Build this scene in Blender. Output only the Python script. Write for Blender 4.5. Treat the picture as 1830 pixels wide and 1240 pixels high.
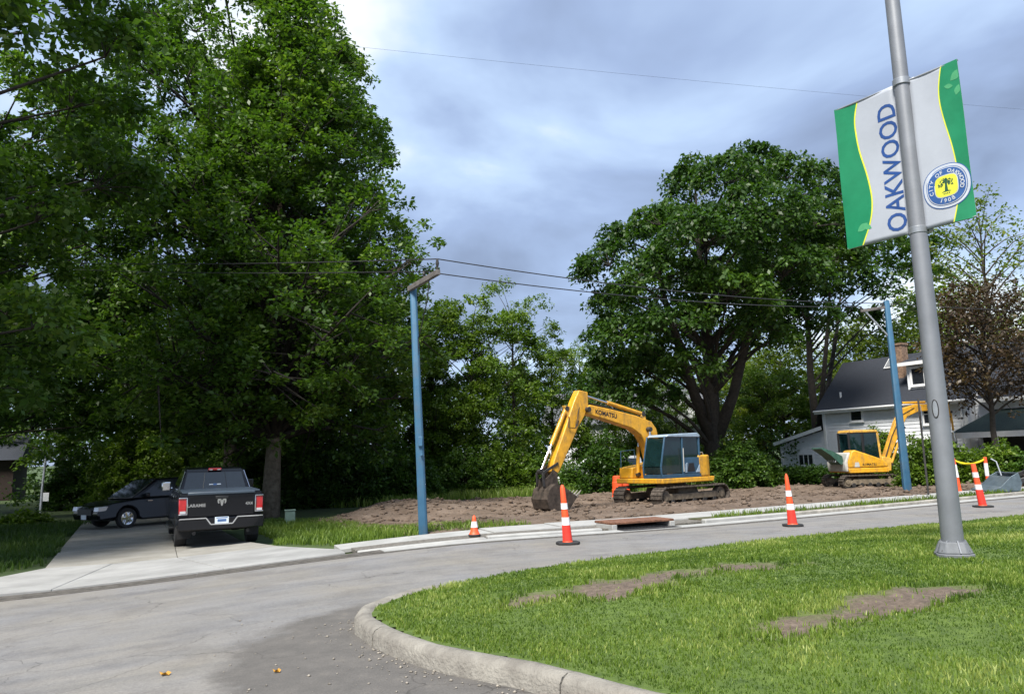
import bpy, bmesh, math, random
import numpy as np
from mathutils import Vector, Matrix, Euler
R = math.radians
for o in list(bpy.data.objects): bpy.data.objects.remove(o, do_unlink=True)
scene = bpy.context.scene
COL = scene.collection

# ------------------------------------------------------------------ camera
F_PX = 1350.0; ROLL = R(1.7); PITCH = math.atan(200/1350.0); CAM_H = 1.55
cd = bpy.data.cameras.new('camera'); cam = bpy.data.objects.new('camera', cd); COL.objects.link(cam)
cd.sensor_fit = 'HORIZONTAL'; cd.sensor_width = 36.0; cd.lens = 36.0*F_PX/1830.0
cd.clip_start = 0.05; cd.clip_end = 3000
cam.matrix_world = Matrix.Translation((0, 0, CAM_H)) @ Matrix.Rotation(math.pi/2+PITCH, 4, 'X') @ Matrix.Rotation(-ROLL, 4, 'Z')
scene.camera = cam
scene.view_settings.view_transform = 'Standard'; scene.view_settings.look = 'None'
scene.view_settings.exposure = 1.0; scene.view_settings.gamma = 1.0

# ------------------------------------------------------------------ world: daylight under broken cloud
SUN_EL = R(54); SUN_AZ = R(203)          # azimuth clockwise from +Y: behind the camera, to the left
w = bpy.data.worlds.new('World'); scene.world = w; w.use_nodes = True
nt = w.node_tree; nt.nodes.clear(); N = nt.nodes.new; L = nt.links.new
wo = N('ShaderNodeOutputWorld'); bg = N('ShaderNodeBackground'); L(bg.outputs[0], wo.inputs[0])
bg.inputs[1].default_value = 0.10
sky = N('ShaderNodeTexSky'); sky.sky_type = 'NISHITA'; sky.sun_disc = False
sky.sun_elevation = SUN_EL; sky.sun_rotation = SUN_AZ
tc = N('ShaderNodeTexCoord'); sep = N('ShaderNodeSeparateXYZ'); L(tc.outputs['Generated'], sep.inputs[0])
mx = N('ShaderNodeMath'); mx.operation = 'MAXIMUM'; mx.inputs[1].default_value = 0.0; L(sep.outputs[2], mx.inputs[0])
ad = N('ShaderNodeMath'); ad.operation = 'ADD'; ad.inputs[1].default_value = 0.22; L(mx.outputs[0], ad.inputs[0])
dx_ = N('ShaderNodeMath'); dx_.operation = 'DIVIDE'; L(sep.outputs[0], dx_.inputs[0]); L(ad.outputs[0], dx_.inputs[1])
dy_ = N('ShaderNodeMath'); dy_.operation = 'DIVIDE'; L(sep.outputs[1], dy_.inputs[0]); L(ad.outputs[0], dy_.inputs[1])
cmb = N('ShaderNodeCombineXYZ'); L(dx_.outputs[0], cmb.inputs[0]); L(dy_.outputs[0], cmb.inputs[1]); cmb.inputs[2].default_value = 3.1
nz = N('ShaderNodeTexNoise'); nz.inputs['Scale'].default_value = 1.05; nz.inputs['Detail'].default_value = 6; nz.inputs['Roughness'].default_value = 0.5
nz.inputs['Distortion'].default_value = 0.5; L(cmb.outputs[0], nz.inputs['Vector'])
rp = N('ShaderNodeValToRGB'); L(nz.outputs[0], rp.inputs[0])
el = rp.color_ramp.elements
el[0].position = 0.36; el[0].color = (0.225, 0.28, 0.41, 1)
el[1].position = 0.68; el[1].color = (0.95, 1.0, 1.03, 1)
e = el.new(0.48); e.color = (0.35, 0.452, 0.672, 1)
e = el.new(0.58); e.color = (0.53, 0.68, 0.92, 1)
sc = N('ShaderNodeVectorMath'); sc.operation = 'SCALE'; sc.inputs['Scale'].default_value = 6.2; L(rp.outputs[0], sc.inputs[0])
mix = N('ShaderNodeMixRGB'); mix.inputs[0].default_value = 0.86; L(sky.outputs[0], mix.inputs[1]); L(sc.outputs[0], mix.inputs[2])
L(mix.outputs[0], bg.inputs[0])
ld = bpy.data.lights.new('sun', 'SUN'); ld.energy = 4.2; ld.angle = R(18); ld.color = (1.0, 0.95, 0.86)
lo = bpy.data.objects.new('sun', ld); COL.objects.link(lo)
sd = Vector((math.sin(SUN_AZ)*math.cos(SUN_EL), math.cos(SUN_AZ)*math.cos(SUN_EL), math.sin(SUN_EL)))
lo.rotation_euler = sd.to_track_quat('Z', 'Y').to_euler(); lo.location = (0, 0, 60)
scene.render.engine = 'CYCLES'
scene.cycles.max_bounces = 10; scene.cycles.diffuse_bounces = 6; scene.cycles.transparent_max_bounces = 8

# ------------------------------------------------------------------ pixel of the photograph -> point
def ray(px, py):
    u = (px-915)/F_PX; v = (620-py)/F_PX
    c, s = math.cos(ROLL), math.sin(ROLL)
    ur = u*c+v*s; vr = -u*s+v*c
    return ur, math.cos(PITCH)-vr*math.sin(PITCH), math.sin(PITCH)+vr*math.cos(PITCH)
def gp(px, py, z=0.0):
    x, y, zz = ray(px, py); t = (z-CAM_H)/zz
    return x*t, y*t
def at(px, py, Y):
    x, y, z = ray(px, py); t = Y/y
    return Vector((x*t, Y, CAM_H+z*t))

# ------------------------------------------------------------------ terrain
def sstep(a, b, x):
    t = np.clip((np.asarray(x, float)-a)/(b-a), 0, 1); return t*t*(3-2*t)
_kx = np.array([-90, -40, -14, -8.1, -4.3, -3, -.7, 2.2, 3.3, 5.6, 11.5, 20, 40, 130.])
_ky = np.array([-17, .8, 10.6, 12.7, 14.05, 14.5, 15.35, 16.35, 16.8, 18.0, 21.4, 26.2, 37.5, 88.])
_dx = np.arange(-90, 130.01, .25); _dy = np.interp(_dx, _kx, _ky)
_k = np.ones(15)/15; _dy = np.convolve(np.pad(_dy, 7, mode='edge'), _k, 'valid')
def yk(x): return np.interp(x, _dx, _dy)
def sperp(x, y):
    d = (yk(np.asarray(x)+.3)-yk(np.asarray(x)-.3))/.6
    return (y-yk(x))/np.sqrt(1+d*d)
def kpt(x, s):
    d = float((yk(x+.3)-yk(x-.3))/.6); n = math.sqrt(1+d*d)
    return x-s*d/n, float(yk(x))+s/n
def G(x, y):
    x = np.asarray(x, float); y = np.asarray(y, float)
    lf = sstep(0, 9.5, -x); s = sperp(x, y)
    far = np.clip((s-30)/400, 0, 1)*6
    return -.42*lf - .36*sstep(2.4, 11, s)*(1-lf) + far
def Gz(x, y): return float(G(x, y))
rng0 = np.random.default_rng(5)
class VN:                                     # cheap value noise for heights and outlines
    def __init__(s, seed): s.t = np.random.default_rng(seed).random((256, 256))
    def __call__(s, x, y):
        x = np.asarray(x, float); y = np.asarray(y, float)
        xi = np.floor(x).astype(int); yi = np.floor(y).astype(int); fx = x-xi; fy = y-yi
        fx = fx*fx*(3-2*fx); fy = fy*fy*(3-2*fy)
        a = s.t[xi % 256, yi % 256]; b = s.t[(xi+1) % 256, yi % 256]; c = s.t[xi % 256, (yi+1) % 256]; d = s.t[(xi+1) % 256, (yi+1) % 256]
        return (a*(1-fx)+b*fx)*(1-fy)+(c*(1-fx)+d*fx)*fy-.5
vn = VN(3)
def fbm(x, y): return vn(x, y)+.5*vn(x*2.1+7, y*2.1)+.25*vn(x*4.3, y*4.3+3)+.13*vn(x*8.7+1, y*8.7)

# ------------------------------------------------------------------ materials
MATS = {}
def mat(name, col, rough=.6, metal=0., var=.12, scale=6., bump=0., bscale=60., spec=.5, col2=None, coat=0., trans=0., coords='Object', emit=None, alpha=None, grime=0.):
    if name in MATS: return MATS[name]
    m = bpy.data.materials.new(name); m.use_nodes = True; t = m.node_tree; b = t.nodes['Principled BSDF']
    b.inputs['Roughness'].default_value = rough; b.inputs['Metallic'].default_value = metal
    b.inputs['Specular IOR Level'].default_value = spec; b.inputs['Coat Weight'].default_value = coat
    b.inputs['Transmission Weight'].default_value = trans
    tcn = t.nodes.new('ShaderNodeTexCoord')
    n = t.nodes.new('ShaderNodeTexNoise'); n.inputs['Scale'].default_value = scale; n.inputs['Detail'].default_value = 6; n.inputs['Roughness'].default_value = .6
    t.links.new(tcn.outputs[coords], n.inputs['Vector'])
    r = t.nodes.new('ShaderNodeValToRGB'); t.links.new(n.outputs[0], r.inputs[0])
    c2 = col2 or tuple(min(1, c*(1+var)) for c in col); c1 = col if col2 else tuple(c*(1-var) for c in col)
    r.color_ramp.elements[0].position = .35; r.color_ramp.elements[1].position = .65
    r.color_ramp.elements[0].color = (*c1, 1); r.color_ramp.elements[1].color = (*c2, 1)
    if grime:      # dust and dried mud in irregular blotches and runs
        mp = t.nodes.new('ShaderNodeMapping'); mp.inputs['Scale'].default_value = (3.2, 3.2, 1.3); t.links.new(tcn.outputs[coords], mp.inputs[0])
        g1 = t.nodes.new('ShaderNodeTexNoise'); g1.inputs['Scale'].default_value = 1.6; g1.inputs['Detail'].default_value = 9; g1.inputs['Roughness'].default_value = .72; t.links.new(mp.outputs[0], g1.inputs['Vector'])
        gr = t.nodes.new('ShaderNodeMapRange'); gr.inputs[1].default_value = .48; gr.inputs[2].default_value = .72; gr.inputs[4].default_value = grime; t.links.new(g1.outputs[0], gr.inputs[0])
        gm = t.nodes.new('ShaderNodeMixRGB'); gm.inputs[2].default_value = (.12, .09, .062, 1); t.links.new(gr.outputs[0], gm.inputs[0]); t.links.new(r.outputs[0], gm.inputs[1]); t.links.new(gm.outputs[0], b.inputs['Base Color'])
        rg = t.nodes.new('ShaderNodeMapRange'); rg.inputs[1].default_value = 0; rg.inputs[2].default_value = 1; rg.inputs[3].default_value = rough; rg.inputs[4].default_value = .95; t.links.new(gr.outputs[0], rg.inputs[0]); t.links.new(rg.outputs[0], b.inputs['Roughness'])
    else: t.links.new(r.outputs[0], b.inputs['Base Color'])
    if bump:
        n2 = t.nodes.new('ShaderNodeTexNoise'); n2.inputs['Scale'].default_value = bscale; n2.inputs['Detail'].default_value = 4
        t.links.new(tcn.outputs[coords], n2.inputs['Vector'])
        bp = t.nodes.new('ShaderNodeBump'); bp.inputs['Strength'].default_value = bump; bp.inputs['Distance'].default_value = .02
        t.links.new(n2.outputs[0], bp.inputs['Height']); t.links.new(bp.outputs[0], b.inputs['Normal'])
    if emit: b.inputs['Emission Color'].default_value = (*emit[:3], 1); b.inputs['Emission Strength'].default_value = emit[3]
    MATS[name] = m; return m
def leafmat(name, c1, c2, c3, trans=.38, rough=.45):
    m = bpy.data.materials.new(name); m.use_nodes = True; t = m.node_tree; b = t.nodes['Principled BSDF']
    a = t.nodes.new('ShaderNodeAttribute'); a.attribute_name = 'tone'
    r = t.nodes.new('ShaderNodeValToRGB'); t.links.new(a.outputs['Fac'], r.inputs[0])
    e = r.color_ramp.elements; e[0].position = 0; e[0].color = (*c1, 1); e[1].position = 1; e[1].color = (*c3, 1)
    k = e.new(.55); k.color = (*c2, 1)
    t.links.new(r.outputs[0], b.inputs['Base Color']); b.inputs['Roughness'].default_value = rough; b.inputs['Specular IOR Level'].default_value = .35
    tr = t.nodes.new('ShaderNodeBsdfTranslucent')
    g = t.nodes.new('ShaderNodeMixRGB'); g.blend_type = 'MULTIPLY'; g.inputs[0].default_value = 1; g.inputs[2].default_value = (1.3, 1.5, .5, 1)
    t.links.new(r.outputs[0], g.inputs[1]); t.links.new(g.outputs[0], tr.inputs[0])
    ms = t.nodes.new('ShaderNodeMixShader'); ms.inputs[0].default_value = trans
    t.links.new(b.outputs[0], ms.inputs[1]); t.links.new(tr.outputs[0], ms.inputs[2])
    t.links.new(ms.outputs[0], t.nodes['Material Output'].inputs[0])
    MATS[name] = m; return m

# ------------------------------------------------------------------ mesh builder
class MB:
    def __init__(s): s.v = []; s.f = []
    def add(s, vs, fs):
        o = len(s.v); s.v += [tuple(p) for p in vs]; s.f += [tuple(o+i for i in f) for f in fs]; return s
    def box(s, c, d, M=None):
        x, y, z = d[0]/2, d[1]/2, d[2]/2
        vs = [Vector((a*x, b*y, e*z)) for a in (-1, 1) for b in (-1, 1) for e in (-1, 1)]
        if M: vs = [M @ v for v in vs]
        vs = [v+Vector(c) for v in vs]
        return s.add(vs, [(0, 1, 3, 2), (4, 6, 7, 5), (0, 4, 5, 1), (2, 3, 7, 6), (0, 2, 6, 4), (1, 5, 7, 3)])
    def bar(s, p, q, wd, h, up=(0, 0, 1)):
        p = Vector(p); q = Vector(q); d = (q-p).normalized(); u = Vector(up)
        if abs(d.dot(u)) > .98: u = Vector((1, 0, 0))
        sx = d.cross(u).normalized(); sz = sx.cross(d).normalized()
        vs = [e+sx*a*wd/2+sz*b*h/2 for e in (p, q) for a, b in ((-1, -1), (1, -1), (1, 1), (-1, 1))]
        return s.add(vs, [(3, 2, 1, 0), (4, 5, 6, 7), (0, 1, 5, 4), (1, 2, 6, 5), (2, 3, 7, 6), (3, 0, 4, 7)])
    def tube(s, pts, r, n=8, cap=True):
        pts = [Vector(p) for p in pts]; rs = r if hasattr(r, '__len__') else [r]*len(pts)
        o = len(s.v); ref = None
        for i, p in enumerate(pts):
            d = (pts[min(i+1, len(pts)-1)]-pts[max(i-1, 0)]).normalized()
            if ref is None: ref = Vector((0, 0, 1)) if abs(d.z) < .9 else Vector((1, 0, 0))
            a = d.cross(ref).normalized(); b = a.cross(d).normalized(); ref = b
            for k in range(n):
                t = 2*math.pi*k/n; s.v.append(tuple(p+(a*math.cos(t)+b*math.sin(t))*rs[i]))
        for i in range(len(pts)-1):
            for k in range(n):
                k2 = (k+1) % n; s.f.append((o+i*n+k, o+i*n+k2, o+(i+1)*n+k2, o+(i+1)*n+k))
        if cap: s.f.append(tuple(o+k for k in range(n-1, -1, -1))); s.f.append(tuple(o+(len(pts)-1)*n+k for k in range(n)))
        return s
    def lathe(s, prof, n=24, M=None, c=(0, 0, 0)):
        o = len(s.v)
        for r, z in prof:
            for k in range(n):
                t = 2*math.pi*k/n; p = Vector((r*math.cos(t), r*math.sin(t), z))
                if M: p = M @ p
                s.v.append(tuple(p+Vector(c)))
        for i in range(len(prof)-1):
            for k in range(n):
                k2 = (k+1) % n; s.f.append((o+i*n+k, o+i*n+k2, o+(i+1)*n+k2, o+(i+1)*n+k))
        s.f.append(tuple(o+k for k in range(n-1, -1, -1))); s.f.append(tuple(o+(len(prof)-1)*n+k for k in range(n)))
        return s
    def prism(s, poly, a, b, axis='y', w=None):
        # poly in (x,z) for axis y, (x,y) for z, (y,z) for x
        def P(p, h):
            if axis == 'y': return (p[0], h, p[1])
            if axis == 'z': return (p[0], p[1], h)
            return (h, p[0], p[1])
        n = len(poly); vs = [P(p, a) for p in poly]+[P(p, b) for p in poly]
        return s.add(vs, [tuple(range(n-1, -1, -1)), tuple(range(n, 2*n))]+[(i, (i+1) % n, n+(i+1) % n, n+i) for i in range(n)])
    def build(s, name, m=None, parent=None, loc=None, rot=None, smooth=False, bevel=0., seg=2):
        me = bpy.data.meshes.new(name); me.from_pydata(s.v, [], s.f); me.update()
        bm = bmesh.new(); bm.from_mesh(me); bmesh.ops.recalc_face_normals(bm, faces=bm.faces); bm.to_mesh(me); bm.free()
        return link(name, me, m, parent, loc, rot, smooth, bevel, seg)
def link(name, me, m=None, parent=None, loc=None, rot=None, smooth=False, bevel=0., seg=2):
    o = bpy.data.objects.new(name, me); COL.objects.link(o)
    if m: me.materials.append(m if not isinstance(m, str) else MATS[m])
    if parent: o.parent = parent
    if loc: o.location = loc
    if rot: o.rotation_euler = rot
    if smooth or bevel:
        me.polygons.foreach_set('use_smooth', [True]*len(me.polygons))
        if hasattr(me, 'set_sharp_from_angle'): me.set_sharp_from_angle(angle=R(40))
    if bevel:
        b = o.modifiers.new('bevel', 'BEVEL'); b.width = bevel; b.segments = seg; b.limit_method = 'ANGLE'; b.angle_limit = R(35)
        b.harden_normals = False
    return o
def tag(o, label, cat, group=None):
    o['label'] = label; o['category'] = cat
    if group: o['group'] = group
    return o
def struct(o): o['kind'] = 'structure'; return o
def stuff(o, label=None, cat=None):
    o['kind'] = 'stuff'
    if label: o['label'] = label; o['category'] = cat
    return o
def empty(name, loc, rz=0., label=None, cat=None, group=None, rx=0., ry=0.):
    o = bpy.data.objects.new(name, None); COL.objects.link(o); o.location = loc; o.rotation_euler = (rx, ry, rz); o.empty_display_size = .2
    if label: tag(o, label, cat, group)
    return o
def copy_tree(o, parent=None):
    c = o.copy(); COL.objects.link(c); c.parent = parent
    for ch in [k for k in o.children]: copy_tree(ch, c)
    return c
def npmesh(name, V, Fq, tone=None, n=4):
    me = bpy.data.meshes.new(name); V = np.asarray(V, np.float32).reshape(-1, 3); Fq = np.asarray(Fq, np.int32).reshape(-1, n)
    me.vertices.add(len(V)); me.vertices.foreach_set('co', V.ravel())
    me.loops.add(Fq.size); me.loops.foreach_set('vertex_index', Fq.ravel())
    me.polygons.add(len(Fq)); me.polygons.foreach_set('loop_start', np.arange(0, Fq.size, n, dtype=np.int32))
    me.update(calc_edges=True)
    if tone is not None:
        a = me.attributes.new('tone', 'FLOAT', 'FACE'); a.data.foreach_set('value', np.asarray(tone, np.float32))
    return me
def text_mesh(body, size=1., bold=0., extrude=0., align='CENTER'):
    cu = bpy.data.curves.new('t', 'FONT'); cu.body = body; cu.size = size; cu.offset = bold; cu.extrude = extrude
    cu.align_x = align; cu.align_y = 'CENTER'; cu.resolution_u = 3
    o = bpy.data.objects.new('t', cu); COL.objects.link(o); bpy.context.view_layer.update()
    me = bpy.data.meshes.new_from_object(o.evaluated_get(bpy.context.evaluated_depsgraph_get()))
    bpy.data.objects.remove(o, do_unlink=True); bpy.data.curves.remove(cu)
    return me
def text_mb(mb, body, size, f, bold=0.):
    # adds flat lettering; f maps text (x, y) to a point
    me = text_mesh(body, size, bold); o = len(mb.v)
    mb.v += [tuple(f(v.co.x, v.co.y)) for v in me.vertices]
    mb.f += [tuple(o+i for i in p.vertices) for p in me.polygons]
    bpy.data.meshes.remove(me)

# plain materials
mat('white_paint', (.72, .72, .71), .5)
mat('black_rubber', (.018, .018, .019), .75, var=.25, scale=9)
mat('steel_dark', (.035, .033, .032), .55, .3, var=.4, scale=8, bump=.15)
mat('chrome', (.75, .76, .78), .12, 1., var=.05)
mat('black_plastic', (.012, .012, .013), .5)
mat('galvanised', (.30, .315, .335), .42, .55, var=.12, scale=3, bump=.05)
mat('concrete', (.31, .31, .30), .85, var=.14, scale=2.2, bump=.25, bscale=120)
mat('concrete_old', (.27, .255, .225), .9, var=.3, scale=5, bump=.5, bscale=60)
mat('yellow_paint', (.62, .31, .018), .42, var=.16, scale=4, bump=.05, coat=.1, grime=.75)
mat('yellow_paint_dull', (.60, .34, .05), .5, var=.2, scale=5, bump=.05, grime=.8)
mat('glass_dark', (.012, .016, .02), .06, 0., var=.1, spec=.8)
mat('glass_teal', (.02, .06, .064), .03, 0., var=.3, scale=2, spec=.8, trans=.75)
mat('bark', (.085, .068, .05), .95, var=.45, scale=7, bump=.9, bscale=18)
mat('bark_street', (.10, .08, .058), .95, col2=(.21, .175, .13), scale=5, bump=1., bscale=14)
mat('bark_dark', (.03, .025, .02), .95, var=.4, scale=7, bump=.8, bscale=18)
leafmat('leaf_mid', (.024, .056, .010), (.066, .130, .018), (.15, .22, .036))
leafmat('leaf_dark', (.016, .042, .009), (.046, .100, .014), (.11, .18, .026))
leafmat('leaf_bright', (.036, .075, .010), (.098, .165, .018), (.21, .28, .04), .40)
leafmat('leaf_yellowgreen', (.05, .085, .01), (.12, .17, .02), (.24, .28, .04), .4)
leafmat('leaf_purple', (.022, .014, .008), (.055, .034, .018), (.10, .075, .03), .25)
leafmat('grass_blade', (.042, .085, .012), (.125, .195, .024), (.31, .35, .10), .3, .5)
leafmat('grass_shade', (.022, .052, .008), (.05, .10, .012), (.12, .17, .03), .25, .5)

# ================================================================== SETTING
def grid_mesh(xs, ys, zf):
    X, Y = np.meshgrid(xs, ys); Z = zf(X, Y); V = np.stack([X, Y, Z], -1).reshape(-1, 3)
    nx, ny = len(xs), len(ys); i = np.arange(nx*ny).reshape(ny, nx)
    return V, np.stack([i[:-1, :-1], i[:-1, 1:], i[1:, 1:], i[1:, :-1]], -1).reshape(-1, 4)
def pos_nodes(m):
    t = m.node_tree; return t, t.nodes, t.links, t.nodes['Principled BSDF']
# ground
xs = np.concatenate([np.linspace(-1500, -64, 14), np.arange(-60, 90, 2.0), np.linspace(95, 1500, 14)])
ys = np.concatenate([np.linspace(-400, -34, 8), np.arange(-30, 90, 2.0), np.linspace(95, 2000, 16)])
V, Fq = grid_mesh(xs, ys, lambda x, y: G(x, y)-.06)
mg = mat('ground_soil_grass', (.028, .05, .012), .95, col2=(.055, .085, .02), scale=.8, bump=.6, bscale=12, coords='Object')
g_o = struct(link('ground', npmesh('ground', V, Fq), mg, smooth=True))

# road surface
m = bpy.data.materials.new('road_asphalt'); m.use_nodes = True; MATS['road_asphalt'] = m
t, nd, lk, b = pos_nodes(m); b.inputs['Roughness'].default_value = .85; b.inputs['Specular IOR Level'].default_value = .35
geo = nd.new('ShaderNodeNewGeometry')
mp = nd.new('ShaderNodeMapping'); mp.inputs['Rotation'].default_value = (0, 0, R(-21)); lk.new(geo.outputs['Position'], mp.inputs[0])
mp2 = nd.new('ShaderNodeMapping'); mp2.inputs['Scale'].default_value = (.09, 1.5, 1); lk.new(mp.outputs[0], mp2.inputs[0])
def noise(vec, scale, det=5, rough=.6):
    n = nd.new('ShaderNodeTexNoise'); n.inputs['Scale'].default_value = scale; n.inputs['Detail'].default_value = det; n.inputs['Roughness'].default_value = rough
    lk.new(vec, n.inputs['Vector']); return n.outputs[0]
def ramp(fac, stops):
    r = nd.new('ShaderNodeValToRGB'); lk.new(fac, r.inputs[0]); e = r.color_ramp.elements
    e[0].position, e[0].color = stops[0][0], (*stops[0][1], 1); e[1].position, e[1].color = stops[-1][0], (*stops[-1][1], 1)
    for p, c in stops[1:-1]: k = e.new(p); k.color = (*c, 1)
    return r.outputs[0]
def mixc(fac, a, c, mode='MIX'):
    k = nd.new('ShaderNodeMixRGB'); k.blend_type = mode
    for i, s in ((0, fac), (1, a), (2, c)):
        if isinstance(s, (int, float)): k.inputs[i].default_value = s
        elif isinstance(s, tuple): k.inputs[i].default_value = (*s, 1)
        else: lk.new(s, k.inputs[i])
    return k.outputs[0]
def mth(op, a, c=0.):
    k = nd.new('ShaderNodeMath'); k.operation = op
    for i, s in ((0, a), (1, c)):
        if isinstance(s, (int, float)): k.inputs[i].default_value = s
        else: lk.new(s, k.inputs[i])
    return k.outputs[0]
pos = geo.outputs['Position']
streak = ramp(noise(mp2.outputs[0], 2.2), [(.3, (.160, .160, .163)), (.5, (.190, .187, .185)), (.7, (.215, .209, .202))])
warm = ramp(noise(pos, .55), [(.35, (.97, .98, 1.01)), (.7, (1.05, 1.0, .90))])
base = mixc(1., streak, warm, 'MULTIPLY')
blot = ramp(noise(pos, 1.3, 8, .7), [(.36, (.66, .65, .66)), (.52, (1, 1, 1))])
base = mixc(.6, base, blot, 'MULTIPLY')
grit = ramp(noise(pos, 75, 3, .7), [(.3, (.72, .72, .72)), (.55, (1, 1, 1)), (.75, (1.25, 1.25, 1.22))])
agg = ramp(noise(pos, 26, 5, .75), [(.34, (.78, .77, .76)), (.5, (1, 1, 1)), (.68, (1.14, 1.13, 1.1))])
base = mixc(.8, base, grit, 'MULTIPLY'); base = mixc(.7, base, agg, 'MULTIPLY')
# the newer, darker asphalt laid around the nose of the median: side of a slanting joint, edge broken by noise
sp = nd.new('ShaderNodeSeparateXYZ'); lk.new(pos, sp.inputs[0])
a0 = gp(655, 1062); a1 = gp(400, 1140); a2 = gp(345, 1235)
def side(p, q):      # signed distance to the line p->q, positive on its right
    dx, dy = q[0]-p[0], q[1]-p[1]; n = math.hypot(dx, dy)
    return mth('ADD', mth('MULTIPLY', mth('SUBTRACT', sp.outputs[0], p[0]), dy/n*1.0), mth('MULTIPLY', mth('SUBTRACT', sp.outputs[1], p[1]), -dx/n))
d1 = side(a1, a0); d2 = side(a2, a1)
dd = mth('MINIMUM', mth('MINIMUM', d1, d2), mth('SUBTRACT', 9.3, sp.outputs[1]))
dd = mth('ADD', dd, mth('MULTIPLY', mth('SUBTRACT', noise(pos, 1.6, 6, .65), .5), 1.1))
mask = nd.new('ShaderNodeMapRange'); mask.inputs[1].default_value = -.05; mask.inputs[2].default_value = .22; lk.new(dd, mask.inputs[0])
newer = ramp(noise(pos, 3.5, 7, .7), [(.3, (.088, .083, .078)), (.6, (.118, .11, .102)), (.75, (.16, .145, .125))])
newer = mixc(.8, newer, grit, 'MULTIPLY')
base = mixc(mask.outputs[0], base, newer)
# cracks
vo = nd.new('ShaderNodeTexVoronoi'); vo.feature = 'DISTANCE_TO_EDGE'; vo.inputs['Scale'].default_value = .5
wv = nd.new('ShaderNodeVectorMath'); wv.operation = 'ADD'; lk.new(pos, wv.inputs[0])
nv = nd.new('ShaderNodeTexNoise'); nv.inputs['Scale'].default_value = 1.4; nv.inputs['Detail'].default_value = 6; lk.new(pos, nv.inputs['Vector']); lk.new(nv.outputs[1], wv.inputs[1])
lk.new(wv.outputs[0], vo.inputs['Vector'])
crk = ramp(vo.outputs['Distance'], [(0., (.42, .41, .4)), (.007, (1, 1, 1))])
crmask = ramp(noise(pos, .35, 2), [(.42, (0, 0, 0)), (.55, (1, 1, 1))])
base = mixc(mth('MULTIPLY', crmask, .85), base, mixc(1., base, crk, 'MULTIPLY'))
lk.new(base, b.inputs['Base Color'])
bp = nd.new('ShaderNodeBump'); bp.inputs['Strength'].default_value = .45; bp.inputs['Distance'].default_value = .012
lk.new(noise(pos, 90, 4, .7), bp.inputs['Height']); lk.new(bp.outputs[0], b.inputs['Normal'])
us = np.concatenate([np.arange(-88, -20, 4.), np.arange(-20, 40, .5), np.arange(40, 128, 4.)]); vs_ = np.array([0, .6, 1.2, 2, 3, 4, 6, 8, 11, 15, 20, 28, 40.])
U, W = np.meshgrid(us, vs_); Yr = yk(U)-W; V = np.stack([U, Yr, G(U, Yr)], -1).reshape(-1, 3)
i = np.arange(U.size).reshape(U.shape); Fq = np.stack([i[1:, :-1], i[1:, 1:], i[:-1, 1:], i[:-1, :-1]], -1).reshape(-1, 4)
struct(link('road', npmesh('road', V, Fq), m, smooth=True))

# ---- strips that follow the far kerb
def strip_mb(x0, x1, s0, s1, z0, z1=None, n=None, base=None):
    mb = MB(); n = n or max(1, int(abs(x1-x0)/.5)); a = []
    for k in range(n+1):
        x = x0+(x1-x0)*k/n
        for s in (s0, s1):
            p = kpt(x, s); zz = Gz(*p); a.append((p[0], p[1], zz+z0)); a.append((p[0], p[1], zz+(z1 if z1 is not None else z0+.01)))
    f = []
    for k in range(n):
        o = 4*k
        f += [(o+1, o+3, o+7, o+5), (o, o+1, o+5, o+4), (o+2, o+6, o+7, o+3), (o, o+4, o+6, o+2)]
    f += [(0, 2, 3, 1), (4*n, 4*n+1, 4*n+3, 4*n+2)]
    return mb.add(a, f)
mat('gutter_dirt', (.075, .068, .06), .95, var=.4, scale=9, bump=.5)
mat('gravel_strip', (.13, .12, .105), .95, var=.5, scale=18, bump=.8, bscale=50)
mat('verge_soil', (.10, .075, .05), .95, col2=(.05, .07, .02), scale=2.5, bump=.7)
rr = random.Random(4)
kerb = struct(empty('far_kerb', (0, 0, 0)))
x = -3.0
while x < 46:
    ln = 2.4 if x < 20 else 5
    if not (1.9 < x+ln*.5 < 3.6):
        strip_mb(x+.012, x+ln-.012, .0, .16, -.05, (.035 if x < -2 else .065 if x < .5 else .09)+rr.uniform(-.006, .006)).build('kerb_stone', MATS['concrete'] if x < 6 else MATS['concrete_old'], kerb, bevel=.025)
    x += ln
gut = struct(empty('gutter', (0, 0, 0)))
x = -8.6
while x < 30:
    strip_mb(x+.008, x+2.992, -.42, -.01, -.03, .008+rr.uniform(-.002, .002)).build('gutter_slab', MATS['concrete'] if x > -3 else MATS['gutter_dirt'], gut)
    x += 3
struct(strip_mb(-30, 30, -.62, -.424, -.02, .005).build('gutter_joint', MATS['gutter_dirt']))
struct(strip_mb(-3, 4.4, .162, .84, -.04, .03).build('gravel_verge', MATS['gravel_strip']))
struct(strip_mb(4.4, 46, .162, .84, -.04, .06).build('grass_verge', MATS['verge_soil']))
walk = struct(empty('sidewalk', (0, 0, 0)))
x = -3.2
while x < 40:
    ln = 1.5
    strip_mb(x+.006, x+ln-.006, .845, 2.0, -.05, (.025 if x < -1.5 else .05 if x < 1 else .065)+rr.uniform(-.004, .004)).build('sidewalk_slab', MATS['concrete'], walk, bevel=.006)
    x += ln
x = -30
while x < -10.2:
    strip_mb(x+.006, x+1.794, .5, 1.5, -.05, .05+rr.uniform(-.004, .004)).build('sidewalk_slab', MATS['concrete'], walk, bevel=.006)
    x += 1.8
strip_mb(-30, -10, .0, .48, -.05, .06).build('kerb_stone', MATS['concrete'], kerb, bevel=.03)

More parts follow.
